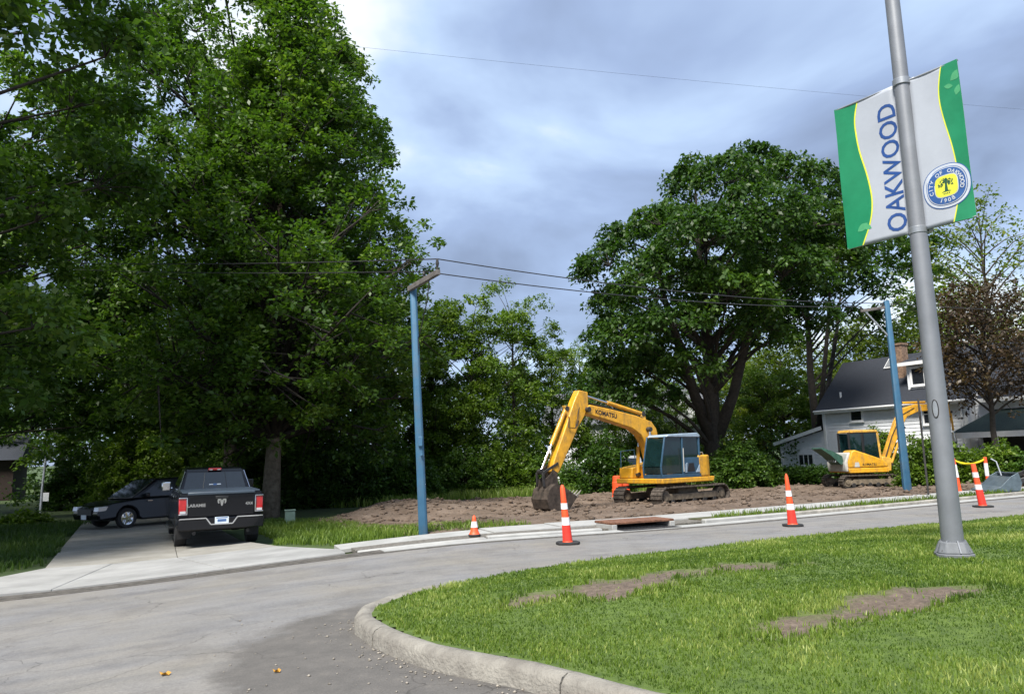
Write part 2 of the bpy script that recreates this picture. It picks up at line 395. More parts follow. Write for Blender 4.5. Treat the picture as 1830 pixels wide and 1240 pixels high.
# ---- driveway: apron slabs + two columns of slabs running up beside the trees
HD = R(117); fd = Vector((math.cos(HD), math.sin(HD))); rd = Vector((math.sin(HD), -math.cos(HD)))
drive = struct(empty('driveway', (0, 0, 0)))
mat('drive_concrete', (.20, .19, .165), .9, col2=(.27, .26, .235), scale=1.6, bump=.3, bscale=80)
mat('apron_concrete', (.225, .225, .22), .85, col2=(.31, .31, .305), scale=1.1, bump=.25, bscale=90)
def slab(poly, m, dz=.03):
    mb = MB(); c = [(p[0], p[1], Gz(*p)) for p in poly]; n = len(c)
    mb.add([(p[0], p[1], p[2]-.1) for p in c]+[(p[0], p[1], p[2]+dz) for p in c], [tuple(range(n, 2*n)), tuple(range(n-1, -1, -1))]+[(i, (i+1) % n, n+(i+1) % n, n+i) for i in range(n)])
    return mb.build('driveway_slab', m, drive, bevel=.008)
def kp(x, s): return Vector(kpt(x, s))
ap = [-9.75, -7.6, -5.55, -3.22]; g_ = .008
J0 = kp(-5.55, 0.02)
# the long joint that runs up under the pickup's left wheels
base_l = Vector((-9.75, 16.0)); base_r = Vector((-5.35, 17.35)); base_m = Vector((-7.35, 16.75))
slab([kp(-10.3, .02), kp(-7.7, .02), (base_l*.5+base_m*.5)-Vector((.0, .01)), base_l], MATS['apron_concrete'], .035)
slab([kp(-7.69, .02), kp(-5.2, .02), base_m-Vector((.01, 0)), (base_l*.5+base_m*.5)+Vector((.012, -.01))], MATS['apron_concrete'], .032)
slab([kp(-5.185, .02), kp(-3.21, .02), kp(-3.21, .8), kp(-3.5, 1.5), base_r, base_m+Vector((.012, 0))], MATS['apron_concrete'], .036)
def off(p, k, s=0): return p+fd*k+rd*s
L0, M0, R0 = base_l+Vector((0, .014)), base_m+Vector((0, .014)), base_r+Vector((0, .014))
for k in range(7):
    a, c = k*3.4, k*3.4+3.388
    wl = 5.2/ max(.1, 1)
    Lp = lambda q: off(L0, q); Mp = lambda q: off(M0, q, .22*min(1, q/6)); Rp = lambda q: off(R0, q, -.35*min(1, q/2.5))
    slab([Lp(a), Mp(a)-rd*.006, Mp(c)-rd*.006, Lp(c)], MATS['drive_concrete'], .03+.004*(k % 2))
    slab([Mp(a)+rd*.006, Rp(a), Rp(c), Mp(c)+rd*.006], MATS['drive_concrete'], .034-.004*(k % 2))

# ---- storm drain inlet in the kerb
p0 = kp(2.0, 0); p1 = kp(3.45, 0); ang = math.atan2(p1.y-p0.y, p1.x-p0.x)
sdn = empty('storm_drain', (p0.x, p0.y, Gz(p0.x, p0.y)), ang, 'rusty brown kerb inlet of the storm drain with a dark slot', 'storm drain')
mat('rusty_iron', (.16, .075, .045), .85, .2, var=.4, scale=14, bump=.4)
ln = (p1-p0).length
MB().box((ln/2, .40, .135), (ln, .74, .05)).build('cover_slab', MATS['rusty_iron'], sdn, bevel=.01)
for xx in (.06, ln-.06): MB().box((xx, .35, .04), (.12, .70, .14)).build('throat_wall', MATS['concrete'], sdn, bevel=.01)
MB().box((ln/2, .62, .03), (ln-.24, .05, .16)).box((ln/2, .3, -.02), (ln-.24, .6, .02)).build('inlet_chamber', MATS['black_plastic'], sdn)
MB().box((ln/2, -.2, .012), (ln*.9, .3, .012)).build('grate', MATS['steel_dark'], sdn)

# ---- median island: kerb, mound, turf
near = [(-1.05, 9.1), (-1.45, 8.55), (-1.64, 8.0), (-1.55, 7.4), (-1.29, 6.86), (-.95, 6.32), (-.55, 5.86), (.0, 5.42), (.5, 4.86), (1.2, 4.25), (2.2, 3.55), (4.2, 2.6), (8, 2.0), (16, 1.0), (34, 4)]
farp = [(40, 29.5), (20, 20.6), (10.5, 15.9), (5.73, 13.7), (2.38, 11.85), (.9, 10.95), (-.2, 10.0)]
out = [Vector(p) for p in near+farp]
def resample(pts, d):
    P = []; n = len(pts)
    for i in range(n):          # Catmull-Rom on the closed outline
        p0, p1, p2, p3 = pts[i-1], pts[i], pts[(i+1) % n], pts[(i+2) % n]
        k = max(1, int((p2-p1).length/d))
        for j in range(k):
            t = j/k; P.append(.5*((2*p1)+(p2-p0)*t+(2*p0-5*p1+4*p2-p3)*t*t+(3*p1-p0-3*p2+p3)*t**3))
    return P
outl = resample(out, .3); OA = np.array([(p.x, p.y) for p in outl])
def dist_in(x, y, A):           # signed distance to a closed outline, positive inside
    x = np.asarray(x, float); y = np.asarray(y, float); best = np.full(x.shape, 1e9); ins = np.zeros(x.shape, bool)
    B = np.roll(A, -1, 0)
    for (ax, ay), (bx, by) in zip(A, B):
        ex, ey = bx-ax, by-ay; l2 = ex*ex+ey*ey+1e-12
        tt = np.clip(((x-ax)*ex+(y-ay)*ey)/l2, 0, 1)
        best = np.minimum(best, (x-ax-ex*tt)**2+(y-ay-ey*tt)**2)
        c = ((ay > y) != (by > y)) & (x < (bx-ax)*(y-ay)/((by-ay) if by != ay else 1e-9)+ax); ins ^= c
    return np.where(ins, 1, -1)*np.sqrt(best)
def med_z(x, y, d=None):
    d = dist_in(x, y, OA) if d is None else d
    return G(x, y)+.13+.24*sstep(.1, 3.2, d)+.03*fbm(x*.7, y*.7)*sstep(.2, 1.5, d)
PATCH = [(gp(1190, 1026, .36), (1.5, .42), .12), (gp(1610, 1067, .38), (1.25, .30), .10), (gp(1020, 1040, .36), (.8, .26), .2)]
def bare(x, y):
    v = np.full(np.shape(x), -1.)
    for (cx, cy), (rx, ry), a in PATCH:
        dx = x-cx; dy = y-cy; u = dx*math.cos(.35)+dy*math.sin(.35); q = -dx*math.sin(.35)+dy*math.cos(.35)
        v = np.maximum(v, 1-np.sqrt((u/rx)**2+(q/ry)**2)+.9*fbm(x*2.6+3, y*2.6))
    return sstep(-.1, .35, v)
xs = np.arange(-1.9, 18, .09); ys = np.arange(3.0, 20, .09)
X, Y = np.meshgrid(xs, ys); D = dist_in(X, Y, OA); Z = med_z(X, Y, D)
ok = D > .10
i = np.arange(X.size).reshape(X.shape); q = ok[:-1, :-1] & ok[1:, :-1] & ok[:-1, 1:] & ok[1:, 1:]
B_ = bare(X, Y); Z = Z+.05*fbm(X*5, Y*5)*B_-.02*B_
Fq = np.stack([i[:-1, :-1], i[:-1, 1:], i[1:, 1:], i[1:, :-1]], -1)[q]
used = np.unique(Fq); remap = -np.ones(X.size, int); remap[used] = np.arange(len(used))
V = np.stack([X, Y, Z], -1).reshape(-1, 3)[used]; Fq = remap[Fq]
me = npmesh('median_soil', V, Fq, tone=B_.ravel()[used][Fq].mean(1))
m = bpy.data.materials.new('median_soil'); m.use_nodes = True; t, nd, lk, b = pos_nodes(m)
at_ = nd.new('ShaderNodeAttribute'); at_.attribute_name = 'tone'; geo = nd.new('ShaderNodeNewGeometry'); pos = geo.outputs['Position']
soil = ramp(noise(pos, 14, 7, .7), [(.3, (.065, .048, .036)), (.55, (.13, .097, .073)), (.75, (.21, .165, .13))])
turf = ramp(noise(pos, 9, 5, .6), [(.3, (.045, .08, .010)), (.7, (.10, .155, .02))])
lk.new(mixc(at_.outputs['Fac'], turf, soil), b.inputs['Base Color']); b.inputs['Roughness'].default_value = .95
bp = nd.new('ShaderNodeBump'); bp.inputs['Strength'].default_value = .7; bp.inputs['Distance'].default_value = .03; lk.new(noise(pos, 45, 6, .7), bp.inputs['Height']); lk.new(bp.outputs[0], b.inputs['Normal'])
struct(link('median_mound', me, m, smooth=True))
# far remainder of the median (out of the picture to the right and behind)
mb = MB(); pl = [p for p in outl]
# kerb stones around the median
mk = struct(empty('median_kerb', (0, 0, 0)))
cum = 0; seg = []; segs = []
for p, q in zip(outl, outl[1:]+outl[:1]):
    seg.append(p); cum += (q-p).length
    if cum > 2.3: seg.append(q); segs.append(seg); seg = []; cum = 0
mat('kerb_weathered', (.15, .138, .12), .92, col2=(.25, .235, .205), scale=4, bump=.9, bscale=35)
for sg in segs:
    if min(p.length for p in sg) > 42: continue
    mb = MB(); pr = [(.0, -.05), (.01, .10), (.035, .135), (.08, .155), (.15, .15), (.19, .12), (.20, .0)]
    nP = len(pr); n = len(sg)
    jig = rr.uniform(-.012, .012); low = .5 if (sum(p.y for p in sg)/n > 9.6) else 1.
    for k, p in enumerate(sg):
        t_ = (sg[min(k+1, n-1)]-sg[max(k-1, 0)]).normalized(); nn = Vector((-t_.y, t_.x))
        sh = .006 if k == 0 else (-.006 if k == n-1 else 0)
        for (o_, z_) in pr:
            qv = p+nn*(o_+jig)+t_*sh; mb.v.append((qv.x, qv.y, Gz(qv.x, qv.y)+z_*low+(rr.uniform(-.006, .006) if z_ > .05 else 0)))
    for k in range(n-1):
        for j in range(nP-1): mb.f.append((k*nP+j, k*nP+j+1, (k+1)*nP+j+1, (k+1)*nP+j))
    mb.f.append(tuple(range(nP))); mb.f.append(tuple((n-1)*nP+j for j in range(nP-1, -1, -1)))
    mb.build('kerb_stone', MATS['kerb_weathered'], mk, smooth=True)

# blades of grass as one mesh
def blades(name, P, h, wd, rng, m, tone, label, cat='grass', lean=.5):
    n = len(P); az = rng.random(n)*2*math.pi; ln = rng.random(n)*lean; la = rng.random(n)*2*math.pi
    hh = h*(.55+.75*rng.random(n)); ww = wd*(.6+.8*rng.random(n))
    sx = np.stack([np.cos(az), np.sin(az), np.zeros(n)], -1)*ww[:, None]/2
    dv = np.stack([np.cos(la)*ln, np.sin(la)*ln, np.ones(n)], -1)*hh[:, None]
    mid = P+dv*.55*np.array([.6, .6, 1.]); tip = P+dv*np.array([1.15, 1.15, .95])
    V = np.stack([P-sx, P+sx, mid+sx*.8, mid-sx*.8, tip+sx*.12, tip-sx*.12], 1).reshape(-1, 3)
    o = np.arange(n)[:, None]*6
    Fq = np.concatenate([o+np.array([[0, 1, 2, 3]]), o+np.array([[3, 2, 4, 5]])], 1).reshape(-1, 4)
    ob = link(name, npmesh(name, V, Fq, np.repeat(tone, 2)), m, smooth=False); stuff(ob, label, cat); return ob
rng = np.random.default_rng(11)
def in_view(x, y, marg=.12): return np.abs(x)/np.maximum(y, .1) < .68+marg
xa, ya = [], []
for (y0, y1, dens) in ((3.6, 7.5, 4500), (7.5, 10.5, 2400), (10.5, 19.5, 1050)):
    A = (18+2)*(y1-y0); k = int(A*dens); x = rng.uniform(-2, 18, k); y = rng.uniform(y0, y1, k); s = in_view(x, y) | (rng.random(k) < .45*(np.abs(x)/np.maximum(y, .1) < 1.6)); xa.append(x[s]); ya.append(y[s])
x = np.concatenate(xa); y = np.concatenate(ya)
# test against the outline on a coarse grid
gx = ((x-xs[0])/.09).astype(int).clip(0, len(xs)-1); gy = ((y-ys[0])/.09).astype(int).clip(0, len(ys)-1)
s = (D[gy, gx] > .17) & ((B_[gy, gx] < .35+.4*rng.random(len(x))) | (rng.random(len(x)) < .05)) ; x, y, gx, gy = x[s], y[s], gx[s], gy[s]
clump = fbm(x*1.1, y*1.1); fine = fbm(x*5+9, y*5)
s = rng.random(len(x)) < .97+.4*fine; x, y, gx, gy, clump, fine = x[s], y[s], gx[s], gy[s], clump[s], fine[s]
P = np.stack([x, y, Z[gy, gx]-.006], -1)
tone = np.clip(.44+.62*clump+.35*fine+rng.normal(0, .14, len(x)), 0, 1); tone = np.where(rng.random(len(x)) < .06, np.clip(tone+.4, 0, 1), tone)
rim = np.exp(-((B_[gy, gx]-.25)/.22)**2)*(B_[gy, gx] > .03); hh = .036+.026*np.clip(clump+.4*fine, -1, 1)+.035*rim; tone = np.clip(tone-.12*rim, 0, 1)
blades('median_grass', P, hh, .0055+.0007*y, rng, MATS['grass_blade'], tone, 'bright green grass growing on the rounded median')
print('blades', len(x))

# ---- building lot: graded soil with clods
LOT = np.array([(-1.9, 17.6), (-4.6, 21.5), (-7.2, 27), (-6.5, 33), (-3, 37.5), (4, 40), (12, 42), (24, 43.5), (30, 40), (30, 33.6), (22, 29.4), (13.5, 24.7), (5, 20.0), (1, 18.4)])
xs2 = np.arange(-9, 31, .16); ys2 = np.arange(17, 45, .16); X2, Y2 = np.meshgrid(xs2, ys2); D2 = dist_in(X2, Y2, LOT)+.9*fbm(X2*.6, Y2*.6)
berm = .38*np.exp(-(((X2+4.4)/2.6)**2+((Y2-30.5)/3.5)**2))
rut = .05*np.sin((X2*.2+Y2*.98)*3.1+2*fbm(X2*.3, Y2*.3))*sstep(.2, 2, D2)
Z2 = G(X2, Y2)+.03+(.09*fbm(X2*1.2, Y2*1.2)+.05*fbm(X2*4.5, Y2*4.5)+rut+berm)*sstep(0, 1.5, D2)-.12*sstep(.25, -.5, D2)
ok = D2 > -.5; i = np.arange(X2.size).reshape(X2.shape); q = ok[:-1, :-1] & ok[1:, :-1] & ok[:-1, 1:] & ok[1:, 1:]
Fq = np.stack([i[:-1, :-1], i[:-1, 1:], i[1:, 1:], i[1:, :-1]], -1)[q]; used = np.unique(Fq); remap = -np.ones(X2.size, int); remap[used] = np.arange(len(used))
m = bpy.data.materials.new('lot_soil'); m.use_nodes = True; t, nd, lk, b = pos_nodes(m); MATS['lot_soil'] = m
geo = nd.new('ShaderNodeNewGeometry'); pos = geo.outputs['Position']
c = ramp(noise(pos, .9, 8, .65), [(.3, (.090, .062, .042)), (.5, (.135, .097, .070)), (.7, (.20, .152, .117))])
c = mixc(.7, c, ramp(noise(pos, 9, 6, .75), [(.32, (.5, .48, .46)), (.5, (1, 1, 1)), (.72, (1.35, 1.3, 1.25))]), 'MULTIPLY')
lk.new(c, b.inputs['Base Color']); b.inputs['Roughness'].default_value = .97
bp = nd.new('ShaderNodeBump'); bp.inputs['Strength'].default_value = .9; bp.inputs['Distance'].default_value = .08; lk.new(noise(pos, 11, 7, .75), bp.inputs['Height']); lk.new(bp.outputs[0], b.inputs['Normal'])
struct(link('dirt_lot', npmesh('dirt_lot', np.stack([X2, Y2, Z2], -1).reshape(-1, 3)[used], remap[Fq]), m, smooth=True))
def lotz(x, y):
    j = int(round((x-xs2[0])/.16)); k = int(round((y-ys2[0])/.16)); return float(Z2[min(max(k, 0), len(ys2)-1), min(max(j, 0), len(xs2)-1)])
def clods(name, pts, size, seed, m, label, cat):
    rng = np.random.default_rng(seed); ico = [(0, 0, 1), (.9, 0, .3), (.28, .85, .3), (-.72, .53, .3), (-.72, -.53, .3), (.28, -.85, .3), (0, 0, -.5)]
    fs = [(0, 1, 2), (0, 2, 3), (0, 3, 4), (0, 4, 5), (0, 5, 1), (6, 2, 1), (6, 3, 2), (6, 4, 3), (6, 5, 4), (6, 1, 5)]
    n = len(pts); b0 = np.array(ico); sz = size*(.35+rng.random(n)**3*2.2)
    V = b0[None]*(1+.5*rng.standard_normal((n, 7, 3))*.35)*sz[:, None, None]*np.array([1, 1, .65])+pts[:, None, :]
    Fq = (np.arange(n)[:, None, None]*7+np.array(fs)[None]).reshape(-1, 3)
    return stuff(link(name, npmesh(name, V.reshape(-1, 3), Fq, np.zeros(len(Fq)), 3), m), label, cat)
n = 16000; x = rng.uniform(-8, 28, n); y = rng.uniform(17.5, 43, n); s = np.abs(x/y) < .75; x, y = x[s], y[s]
j = np.round((x-xs2[0])/.16).astype(int).clip(0, len(xs2)-1); k = np.round((y-ys2[0])/.16).astype(int).clip(0, len(ys2)-1)
s = (D2[k, j] > .1) & (rng.random(len(x)) < .55+fbm(x*.5, y*.5)); x, y, j, k = x[s], y[s], j[s], k[s]
clods('soil_clods', np.stack([x, y, Z2[k, j]+.005], -1), .055, 8, MATS['lot_soil'], 'loose brown clods scattered over the graded lot', 'soil')
# grit that washed up along the median kerb
px = []; 
for p, q in zip(outl, outl[1:]):
    if p.y < 10 and p.x < 3 and p.y > 3.5:
        t_ = (q-p).normalized(); nn = Vector((t_.y, -t_.x))
        for _ in range(26):
            v = p+(q-p)*rng.random()+nn*abs(rng.normal(0, .16)); px.append((v.x, v.y, Gz(v.x, v.y)+.002))
for _ in range(160):
    v = gp(rng.uniform(380, 760), rng.uniform(1080, 1238)); px.append((v[0], v[1], Gz(*v)+.002))
mat('grit', (.24, .215, .18), .95, var=.5, scale=40)
clods('kerb_grit', np.array(px), .008, 9, MATS['grit'], 'pale grit and small stones along the median kerb', 'gravel')

# lawn areas: short blades
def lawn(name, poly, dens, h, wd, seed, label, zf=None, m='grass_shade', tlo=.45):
    rng = np.random.default_rng(seed); A = np.array(poly); x0, y0 = A.min(0); x1, y1 = A.max(0); n = int((x1-x0)*(y1-y0)*dens)
    x = rng.uniform(x0, x1, n); y = rng.uniform(y0, y1, n); s = (dist_in(x, y, A)+.35*fbm(x, y)) > .1; x, y = x[s], y[s]
    s = rng.random(len(x)) < .75+.8*fbm(x*1.3, y*1.3); x, y = x[s], y[s]
    z = zf(x, y) if zf else G(x, y)-.05
    tone = np.clip(tlo+.4*fbm(x*.8, y*.8)+rng.normal(0, .14, len(x)), 0, 1)
    return blades(name, np.stack([x, y, z], -1), h, wd, rng, MATS[m], tone, label)
lawn('verge_lawn', [(-3.5, 16.5), (-2.0, 17.2), (.6, 18.0), (-.6, 19.4), (-3.6, 21.8), (-6.2, 27.5), (-9.3, 28.5), (-8.2, 24), (-6.0, 19.2), (-4.9, 17.6)], 520, .17, .022, 21, 'green grass between the driveway and the bare lot', m='grass_blade', tlo=.4)
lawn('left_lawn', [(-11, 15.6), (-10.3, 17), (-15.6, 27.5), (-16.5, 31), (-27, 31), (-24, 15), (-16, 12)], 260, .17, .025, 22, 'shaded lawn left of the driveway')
lawn('back_lawn', [(-5.5, 35.5), (-2.5, 38.2), (4, 40.6), (12, 42.7), (24, 44), (24, 47), (-6, 47), (-9, 36)], 90, .42, .05, 23, 'tall bright grass along the back of the lot', m='grass_blade', tlo=.55)
vg = [kpt(x, .2) for x in np.arange(4.6, 24, 1.)]+[kpt(x, .8) for x in np.arange(24, 4.6, -1.)]
lawn('kerb_grass', vg, 420, .13, .02, 24, 'sparse grass in the strip between kerb and sidewalk', zf=lambda x, y: G(x, y)+.045, m='grass_blade', tlo=.35)

# ================================================================== LAMP POST AND BANNERS
LX, LY = 4.78, 8.55; LZ = float(med_z(np.array([LX]), np.array([LY]))[0])-.01
post = empty('lamp_post', (LX, LY, LZ), R(-20), 'tall grey tapered metal lamp post on the grass median', 'lamp post', ry=0)
mat('post_grey', (.20, .21, .23), .5, .35, var=.10, scale=2.5, bump=.04)
MB().lathe([(.112, .12), (.106, 1.2), (.096, 3.2), (.086, 5.2), (.074, 8.6)], 28).build('pole', MATS['post_grey'], post, smooth=True)
mb = MB()
for z0, z1, a, c in ((0, .05, .185, .185), (.05, .17, .175, .128)):
    vs = [(x*q, y*q, z) for z, q in ((z0, a), (z1, c)) for x, y in ((-1, -.62), (-.62, -1), (.62, -1), (1, -.62), (1, .62), (.62, 1), (-.62, 1), (-1, .62))]
    mb.add(vs, [tuple(range(8)), tuple(range(8, 16))]+[(i, (i+1) % 8, 8+(i+1) % 8, 8+i) for i in range(8)])
mat('shroud_grey', (.13, .138, .15), .7, .1, var=.15, scale=8); mb.build('base_shroud', MATS['shroud_grey'], post, bevel=.012)
for k in range(8):
    a = math.pi/4*k+.2
    MB().bar((.118*math.cos(a), .118*math.sin(a), .18), (.178*math.cos(a), .178*math.sin(a), .055), .014, .03).build('base_rib', MATS['post_grey'], post)
for k in range(4):
    a = math.pi/2*k+math.pi/4; MB().lathe([(.02, .05), (.02, .075), (.012, .09)], 8, c=(.172*math.cos(a), .172*math.sin(a), 0)).build('anchor_bolt', MATS['steel_dark'], post)
# hand hole on the side that faces the road works
ha = R(247); mb = MB(); Mh = Matrix.Rotation(ha, 4, 'Z') @ Matrix.Rotation(math.pi/2, 4, 'Y')
ring = [Vector((math.cos(t)*.10, math.sin(t)*.03, 0)) for t in np.linspace(0, 2*math.pi, 20, endpoint=False)]
cz = 1.62; rad = .1042
mb.tube([Matrix.Rotation(ha+p.y/rad, 4, 'Z') @ Vector((rad+.002, 0, cz+p.x)) for p in ring+ring[:1]], .006, 6).build('hand_hole_rim', MATS['steel_dark'], post, smooth=True)
mb = MB(); mb.add([Matrix.Rotation(ha+p.y/rad*.9, 4, 'Z') @ Vector((rad+.004, 0, cz+p.x*.9)) for p in ring]+[Matrix.Rotation(ha, 4, 'Z') @ Vector((rad+.006, 0, cz))], [(i, (i+1) % 20, 20) for i in range(20)])
mb.build('hand_hole_cover', MATS['galvanised'], post, smooth=True)
MB().lathe([(.06, 8.6), (.075, 8.62), (.05, 8.7), (.01, 8.72)], 20).tube([(0, 0, 8.4), (1.0, 0, 8.9), (2.2, 0, 8.95)], .035, 10).build('mast_arm', MATS['post_grey'], post, smooth=True)
MB().box((2.5, 0, 8.95), (.7, .26, .13)).build('lamp_head', MATS['post_grey'], post, bevel=.04)

BTH = R(-53.8); ZT, BH = 5.894, 1.859
mat('banner_white', (.34, .365, .41), .55, var=.05, scale=2, bump=.12, bscale=5)
mat('banner_green', (.0, .155, .062), .5, col2=(.005, .20, .085), scale=2.5, bump=.12, bscale=5)
mat('banner_yellow', (.60, .62, .035), .55)
mat('banner_blue', (.012, .055, .21), .5)
mat('banner_lightgreen', (.06, .30, .13), .5)
mat('seal_blue', (.02, .075, .24), .5); mat('seal_white', (.42, .45, .50), .5); mat('seal_yellow', (.55, .55, .04), .5); mat('seal_dark', (.012, .06, .03), .5)
def banner(side, x0, x1, label):
    bn = empty('banner', (LX, LY, ZT-BH), BTH, label, 'banner', 'city banners on the lamp post')
    W = x1-x0
    def S(u, v, k=0):        # u 0..1 left to right, v 0..1 top to bottom; k = layer
        y = -.0016*k + .018*math.sin(math.pi*u)*math.sin(math.pi*v*1.3+.4) + .006*math.sin(v*9+u*5)
        return (x0+u*W, y, BH*(1-v))
    def sheet(fn0, fn1, k, name, m, n=40, nu=8, thick=0):
        mb = MB(); vs = []
        for i in range(n+1):
            v = i/n
            for j in range(nu+1):
                u = fn0(v)+(fn1(v)-fn0(v))*j/nu; vs.append(S(u, v, k))
        f = [(i*(nu+1)+j, i*(nu+1)+j+1, (i+1)*(nu+1)+j+1, (i+1)*(nu+1)+j) for i in range(n) for j in range(nu)]
        o = mb.add(vs, f).build(name, m, bn, smooth=True)
        if thick:
            sl = o.modifiers.new('t', 'SOLIDIFY'); sl.thickness = .0012; sl.offset = 0
        return o
    sheet(lambda v: 0, lambda v: 1, 0, 'fabric', MATS['banner_white'], thick=1)
    sheet(lambda v: 0, lambda v: 1, -1, 'fabric_back', MATS['banner_white'])
    if side < 0: ctrl = [(0, .38), (.12, .29), (.33, .32), (.54, .42), (.72, .47), (.86, .42), (1, .26)]
    else: ctrl = [(0, .70), (.08, .63), (.2, .58), (.35, .63), (.55, .74), (.75, .80), (.9, .72), (1, .62)]
    cx = np.array([c[0] for c in ctrl]); cy = np.array([c[1] for c in ctrl]); dv = np.linspace(0, 1, 201); dc = np.interp(dv, cx, cy)
    dc = np.convolve(np.pad(dc, 14, mode='reflect', reflect_type='odd'), np.ones(29)/29, 'valid'); wv = lambda v: float(np.interp(v, dv, dc))
    yw = .022
    if side < 0:
        sheet(lambda v: 0, wv, 1, 'green_wave', MATS['banner_green'])
        sheet(lambda v: wv(v)+.0, lambda v: wv(v)+yw, 2, 'yellow_edge', MATS['banner_yellow'], nu=1)
    else:
        sheet(wv, lambda v: 1, 1, 'green_wave', MATS['banner_green'])
        sheet(lambda v: wv(v)-yw, wv, 2, 'yellow_edge', MATS['banner_yellow'], nu=1)
    # faint leaf print
    mb = MB()
    for (u, v, a, l) in (((.20, .90, .5, .16), (.30, .87, -.5, .12)) if side < 0 else ((.83, .12, .6, .17), (.70, .14, -.3, .1), (.9, .22, 1.2, .12))):
        pts = []
        for q in np.linspace(0, 1, 9): pts.append((q, .28*math.sin(math.pi*q)))
        for q in np.linspace(1, 0, 9)[1:-1]: pts.append((q, -.28*math.sin(math.pi*q)))
        o = len(mb.v)
        for q, s in pts:
            du = (q*math.cos(a)-s*math.sin(a))*l/W; dv_ = -(q*math.sin(a)+s*math.cos(a))*l/BH
            mb.v.append(S(min(.985, u+du), min(.985, v+dv_), 2.2))
        mb.f.append(tuple(range(o, len(mb.v))))
    mb.build('leaf_print', MATS['banner_lightgreen'], bn)
    if side < 0:
        mb = MB(); me = text_mesh('OAKWOOD', 1.0, .012)
        xs_ = [v.co.x for v in me.vertices]; ys_ = [v.co.y for v in me.vertices]; ax, bx, ay, by = min(xs_), max(xs_), min(ys_), max(ys_)
        o = len(mb.v)
        for v in me.vertices:
            q = (v.co.x-ax)/(bx-ax); s = (v.co.y-ay)/(by-ay)
            mb.v.append(S(.96-.285*s, .965-.86*q, 2.4))
        mb.f += [tuple(p.vertices) for p in me.polygons]; mb.build('lettering', MATS['banner_blue'], bn)
    else:
        cu, cv, rs = .545, .765, .262
        def D(x, y, k): return S(cu+x*rs/W, cv-y*rs/BH, k)
        def disc(r, k, name, m, n=48, p=2., par=bn):
            mb = MB(); vs = [D(0, 0, k)]
            for i in range(n):
                t = 2*math.pi*i/n; c, s = math.cos(t), math.sin(t)
                q = r*(abs(c)**p+abs(s)**p)**(-1/p); vs.append(D(q*c, q*s, k))
            mb.add(vs, [(0, 1+i, 1+(i+1) % n) for i in range(n)]); return mb.build(name, m, par)
        sl = disc(1.0, 3, 'city_seal', MATS['seal_blue'], p=2.25)
        disc(.965, 4, 'seal_rim', MATS['seal_white'], p=2.25, par=sl)
        disc(.86, 5, 'seal_line', MATS['seal_blue'], p=2.25, par=sl); disc(.835, 6, 'seal_gap', MATS['seal_white'], p=2.25, par=sl)
        disc(.80, 7, 'seal_band', MATS['seal_blue'], p=2.25, par=sl)
        disc(.505, 8, 'seal_frame', MATS['seal_white'], p=3.6, par=sl); disc(.475, 9, 'seal_field', MATS['seal_yellow'], p=3.6, par=sl)
        mb = MB()
        def arc(txt, r, mid, spread, sz, flip):
            for i, ch in enumerate(txt):
                if ch == ' ': continue
                q = (i/(len(txt)-1)-.5)*spread; a = mid-q if not flip else mid+q
                if not flip: f = lambda x, y: D((r+y)*math.cos(a-x/r), (r+y)*math.sin(a-x/r), 8.2)
                else: f = lambda x, y: D((r-y)*math.cos(a+x/r), (r-y)*math.sin(a+x/r), 8.2)
                text_mb(mb, ch, sz, f, .006)
        
        for wi, ch in enumerate('CITY OF OAKWOOD'):
            if ch != ' ': mb = MB(); arc(' '*wi+ch+' '*(14-wi), .655, R(90), R(215), .23, False); mb.build('seal_letter', MATS['seal_white'], sl)
        for wi, ch in enumerate('1908'): mb = MB(); arc(' '*wi+ch+' '*(3-wi), .665, R(-90), R(44), .25, True); mb.build('seal_digit', MATS['seal_white'], sl)
        mb = MB(); mb.add([D(*p, 10.2) for p in ((-.22, -.27), (-.07, -.22), (-.045, .05), (-.06, .3), (0, .36), (.06, .3), (.045, .05), (.07, -.22), (.22, -.27))], [tuple(range(9))])
        rr2 = random.Random(3)
        for _ in range(70):
            a = rr2.uniform(-.3, math.pi+.3); q = rr2.uniform(.1, .31); cx_, cy_ = q*1.05*math.cos(a), .06+q*math.sin(a); z = rr2.uniform(.018, .036)
            mb.add([D(cx_+z*math.cos(t), cy_+z*math.sin(t)*.8, 10.4) for t in np.linspace(0, 2*math.pi, 6, endpoint=False)], [tuple(range(6))])
        for j in range(4): mb.add([D(-.13+j*.075+dx, -.37+dy, 10.4) for dx, dy in ((0, 0), (.045, 0), (.045, .05), (0, .05))], [(0, 1, 2, 3)])
        mb.build('seal_tree', MATS['seal_dark'], sl)
    for zz in (BH-.01, .01):      # sleeves with their rods
        MB().tube([(x0 if side < 0 else .0, .012, zz), (0 if side < 0 else x1, .012, zz)], .013, 8).build('rod', MATS['galvanised'], bn)
    return bn
banner(-1, -.875, -.075, 'left banner with green wave and blue letters spelling OAKWOOD')
banner(1, .055, .635, 'right banner with green wave and round blue city seal')
for z in (ZT-.01, ZT-BH+.01):
    MB().lathe([(.100, z-LZ-.04), (.100, z-LZ+.04)], 24).box((.13, 0, z-LZ), (.05, .09, .06)).build('banner_clamp', MATS['galvanised'], post, bevel=.005)

